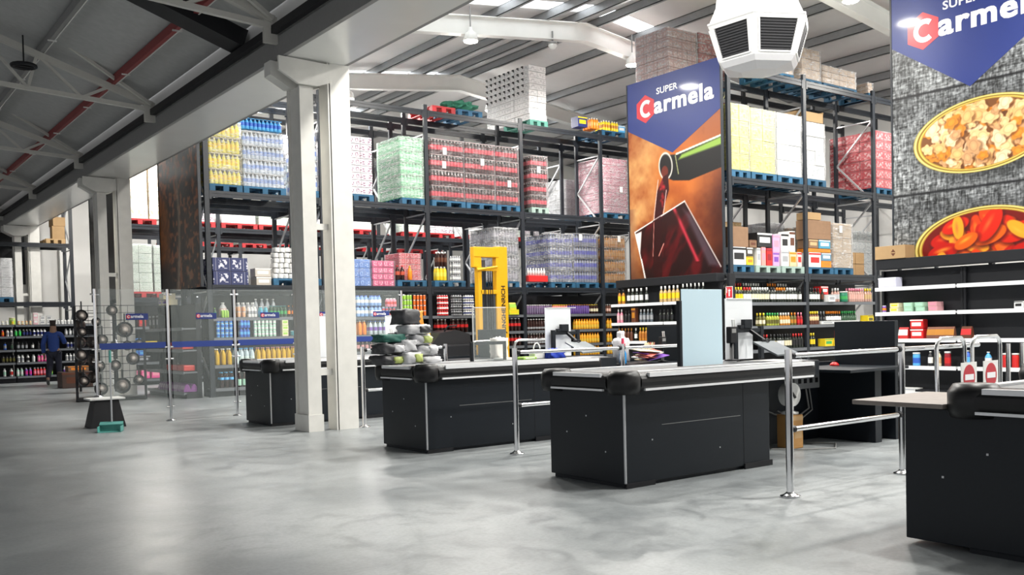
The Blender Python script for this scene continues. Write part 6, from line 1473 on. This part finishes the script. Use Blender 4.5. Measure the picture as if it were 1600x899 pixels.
loft([ring8(R8, zt-.05), ring8(R8+.02, zt-.04), ring8(R8+.02, zt-.01), ring8(R8-.02, zt), ring8(.70, zt+.22), ring8(.66, 6.5), ring8(.66, 8.0)], cap1=True).build('duct', WP_, t)
for k in range(6):
    a0, a1 = Vector(ring8(.64, 5.32)[k]), Vector(ring8(.64, 5.32)[(k+1) % 6]); b0, b1 = Vector(ring8(R8, zt-.05)[k]), Vector(ring8(R8, zt-.05)[(k+1) % 6])
    def P(u, v): return (a0.lerp(a1, u)).lerp(b0.lerp(b1, u), v)
    nrm = (a1-a0).cross(b0-a0).normalized()
    b = MB(); q = [P(.13, .10)+nrm*.004, P(.87, .10)+nrm*.004, P(.87, .90)+nrm*.004, P(.13, .90)+nrm*.004]; b.add(q, [(0, 1, 2, 3)])
    g = b.build('grille', BLACK, t); b = MB()
    for j in range(11):
        v = .13+j*.07; b.bar(P(.13, v)+nrm*.012, P(.87, v)+nrm*.012, .02, .008, up=nrm)
    b.build('louvre', pm('louvre_dark', (.035, .035, .04), .5), g)
    b = MB()
    for e0, e1 in (((.11, .08), (.89, .08)), ((.11, .92), (.89, .92)), ((.11, .08), (.11, .92)), ((.89, .08), (.89, .92))): b.bar(P(*e0)+nrm*.012, P(*e1)+nrm*.012, .022, .022, up=nrm)
    b.build('grille_frame', WP_, t)

# ================================================================ PERSON walking away at the far left
def skin(name, pts, edges, mats, parent=None, loc=(0, 0, 0), rz=0, root=0, sub=3):
    me = bpy.data.meshes.new(name); me.from_pydata([p[:3] for p in pts], edges, []); o = bpy.data.objects.new(name, me); COL.objects.link(o)
    m = o.modifiers.new('s', 'SKIN'); m.use_smooth_shade = True
    for i, p in enumerate(pts):
        sv = me.skin_vertices[0].data[i]; sv.radius = (p[3], p[4] if len(p) > 4 else p[3]); sv.use_root = (i == root)
    s = o.modifiers.new('u', 'SUBSURF'); s.levels = sub; s.render_levels = sub
    dg = bpy.context.evaluated_depsgraph_get(); m2 = bpy.data.meshes.new_from_object(o.evaluated_get(dg)); bpy.data.objects.remove(o)
    m2.materials.clear(); m2.materials.append(mats); [setattr(p, 'use_smooth', True) for p in m2.polygons]
    o = bpy.data.objects.new(name, m2); COL.objects.link(o); o.location = loc; o.rotation_euler = (0, 0, rz)
    if parent: o.parent = parent
    return o
SKN = pm('skin_tone', (.30, .17, .11), .5)
# local frame: walks towards +y, x to its right
PT = [(0, 0, .96, .13, .11), (0, .01, 1.10, .12, .10), (0, .01, 1.28, .15, .11), (0, .0, 1.43, .10, .08), (0, .01, 1.50, .07, .07), (0, .02, 1.60, .085, .10), (0, .02, 1.71, .08, .095),
      (.19, 0, 1.42, .055), (.27, .05, 1.17, .045), (.20, .22, 1.27, .038), (.17, .27, 1.33, .03),
      (-.19, 0, 1.42, .055), (-.26, -.02, 1.14, .045), (-.26, .06, .90, .035), (-.255, .08, .82, .028),
      (.10, .0, .88, .09), (.11, .03, .50, .06), (.12, -.02, .10, .045), (.12, .12, .035, .038),
      (-.10, .0, .88, .09), (-.11, .0, .50, .06), (-.12, -.30, .22, .045), (-.12, -.26, .09, .035),
      (.15, .32, 1.39, .012), (.19, .32, 1.38, .011), (-.25, .11, .74, .012), (-.27, .09, .73, .012), (-.24, .13, .77, .011)]
ED = [(0, 1), (1, 2), (2, 3), (3, 4), (4, 5), (5, 6), (3, 7), (7, 8), (8, 9), (9, 10), (3, 11), (11, 12), (12, 13), (13, 14), (0, 15), (15, 16), (16, 17), (17, 18), (0, 19), (19, 20), (20, 21), (21, 22), (10, 23), (10, 24), (14, 25), (14, 26), (14, 27)]
PLOC = (5.32, 27.95, .0); PRZ = -.35
person = skin('person', PT, ED, SKN, loc=PLOC, rz=PRZ)
tag(person, 'person in blue jacket and dark trousers walking away past the far shelving', 'person')
def G(pts, d): return [tuple(p[:3])+tuple(r+d for r in p[3:]) for p in pts]
jp = G([PT[0], PT[1], PT[2], PT[3], PT[7], PT[8], PT[9], PT[11], PT[12], PT[13]], .022); jp[0] = (0, 0, .84, .17, .145); jp.append((0, .0, 1.50, .08, .08))
skin('jacket', jp, [(0, 1), (1, 2), (2, 3), (3, 10), (3, 4), (4, 5), (5, 6), (3, 7), (7, 8), (8, 9)], pm('jacket_blue', (.015, .05, .24), .7, noise=.15), person)
skin('trousers', [(0, 0, .95, .135, .115)]+G(PT[15:18], .022)+G(PT[19:22], .022), [(0, 1), (1, 2), (2, 3), (0, 4), (4, 5), (5, 6)], pm('trousers_navy', (.012, .014, .03), .8), person)
skin('hair', [(0, .0, 1.715, .078, .09), (0, .0, 1.76, .045, .055), (0, -.03, 1.63, .072, .06)], [(0, 1), (0, 2)], pm('hair_dark', (.03, .02, .015), .7), person)
skin('shoe', [(.12, -.04, .05, .045), (.12, .06, .045, .045), (.12, .17, .035, .035)], [(0, 1), (1, 2)], pm('shoe_black', (.02, .02, .02), .5), person)
skin('shoe', [(-.12, -.33, .20, .045), (-.12, -.28, .11, .045), (-.12, -.25, .04, .035)], [(0, 1), (1, 2)], pm('shoe_sole', (.10, .10, .10), .6), person)
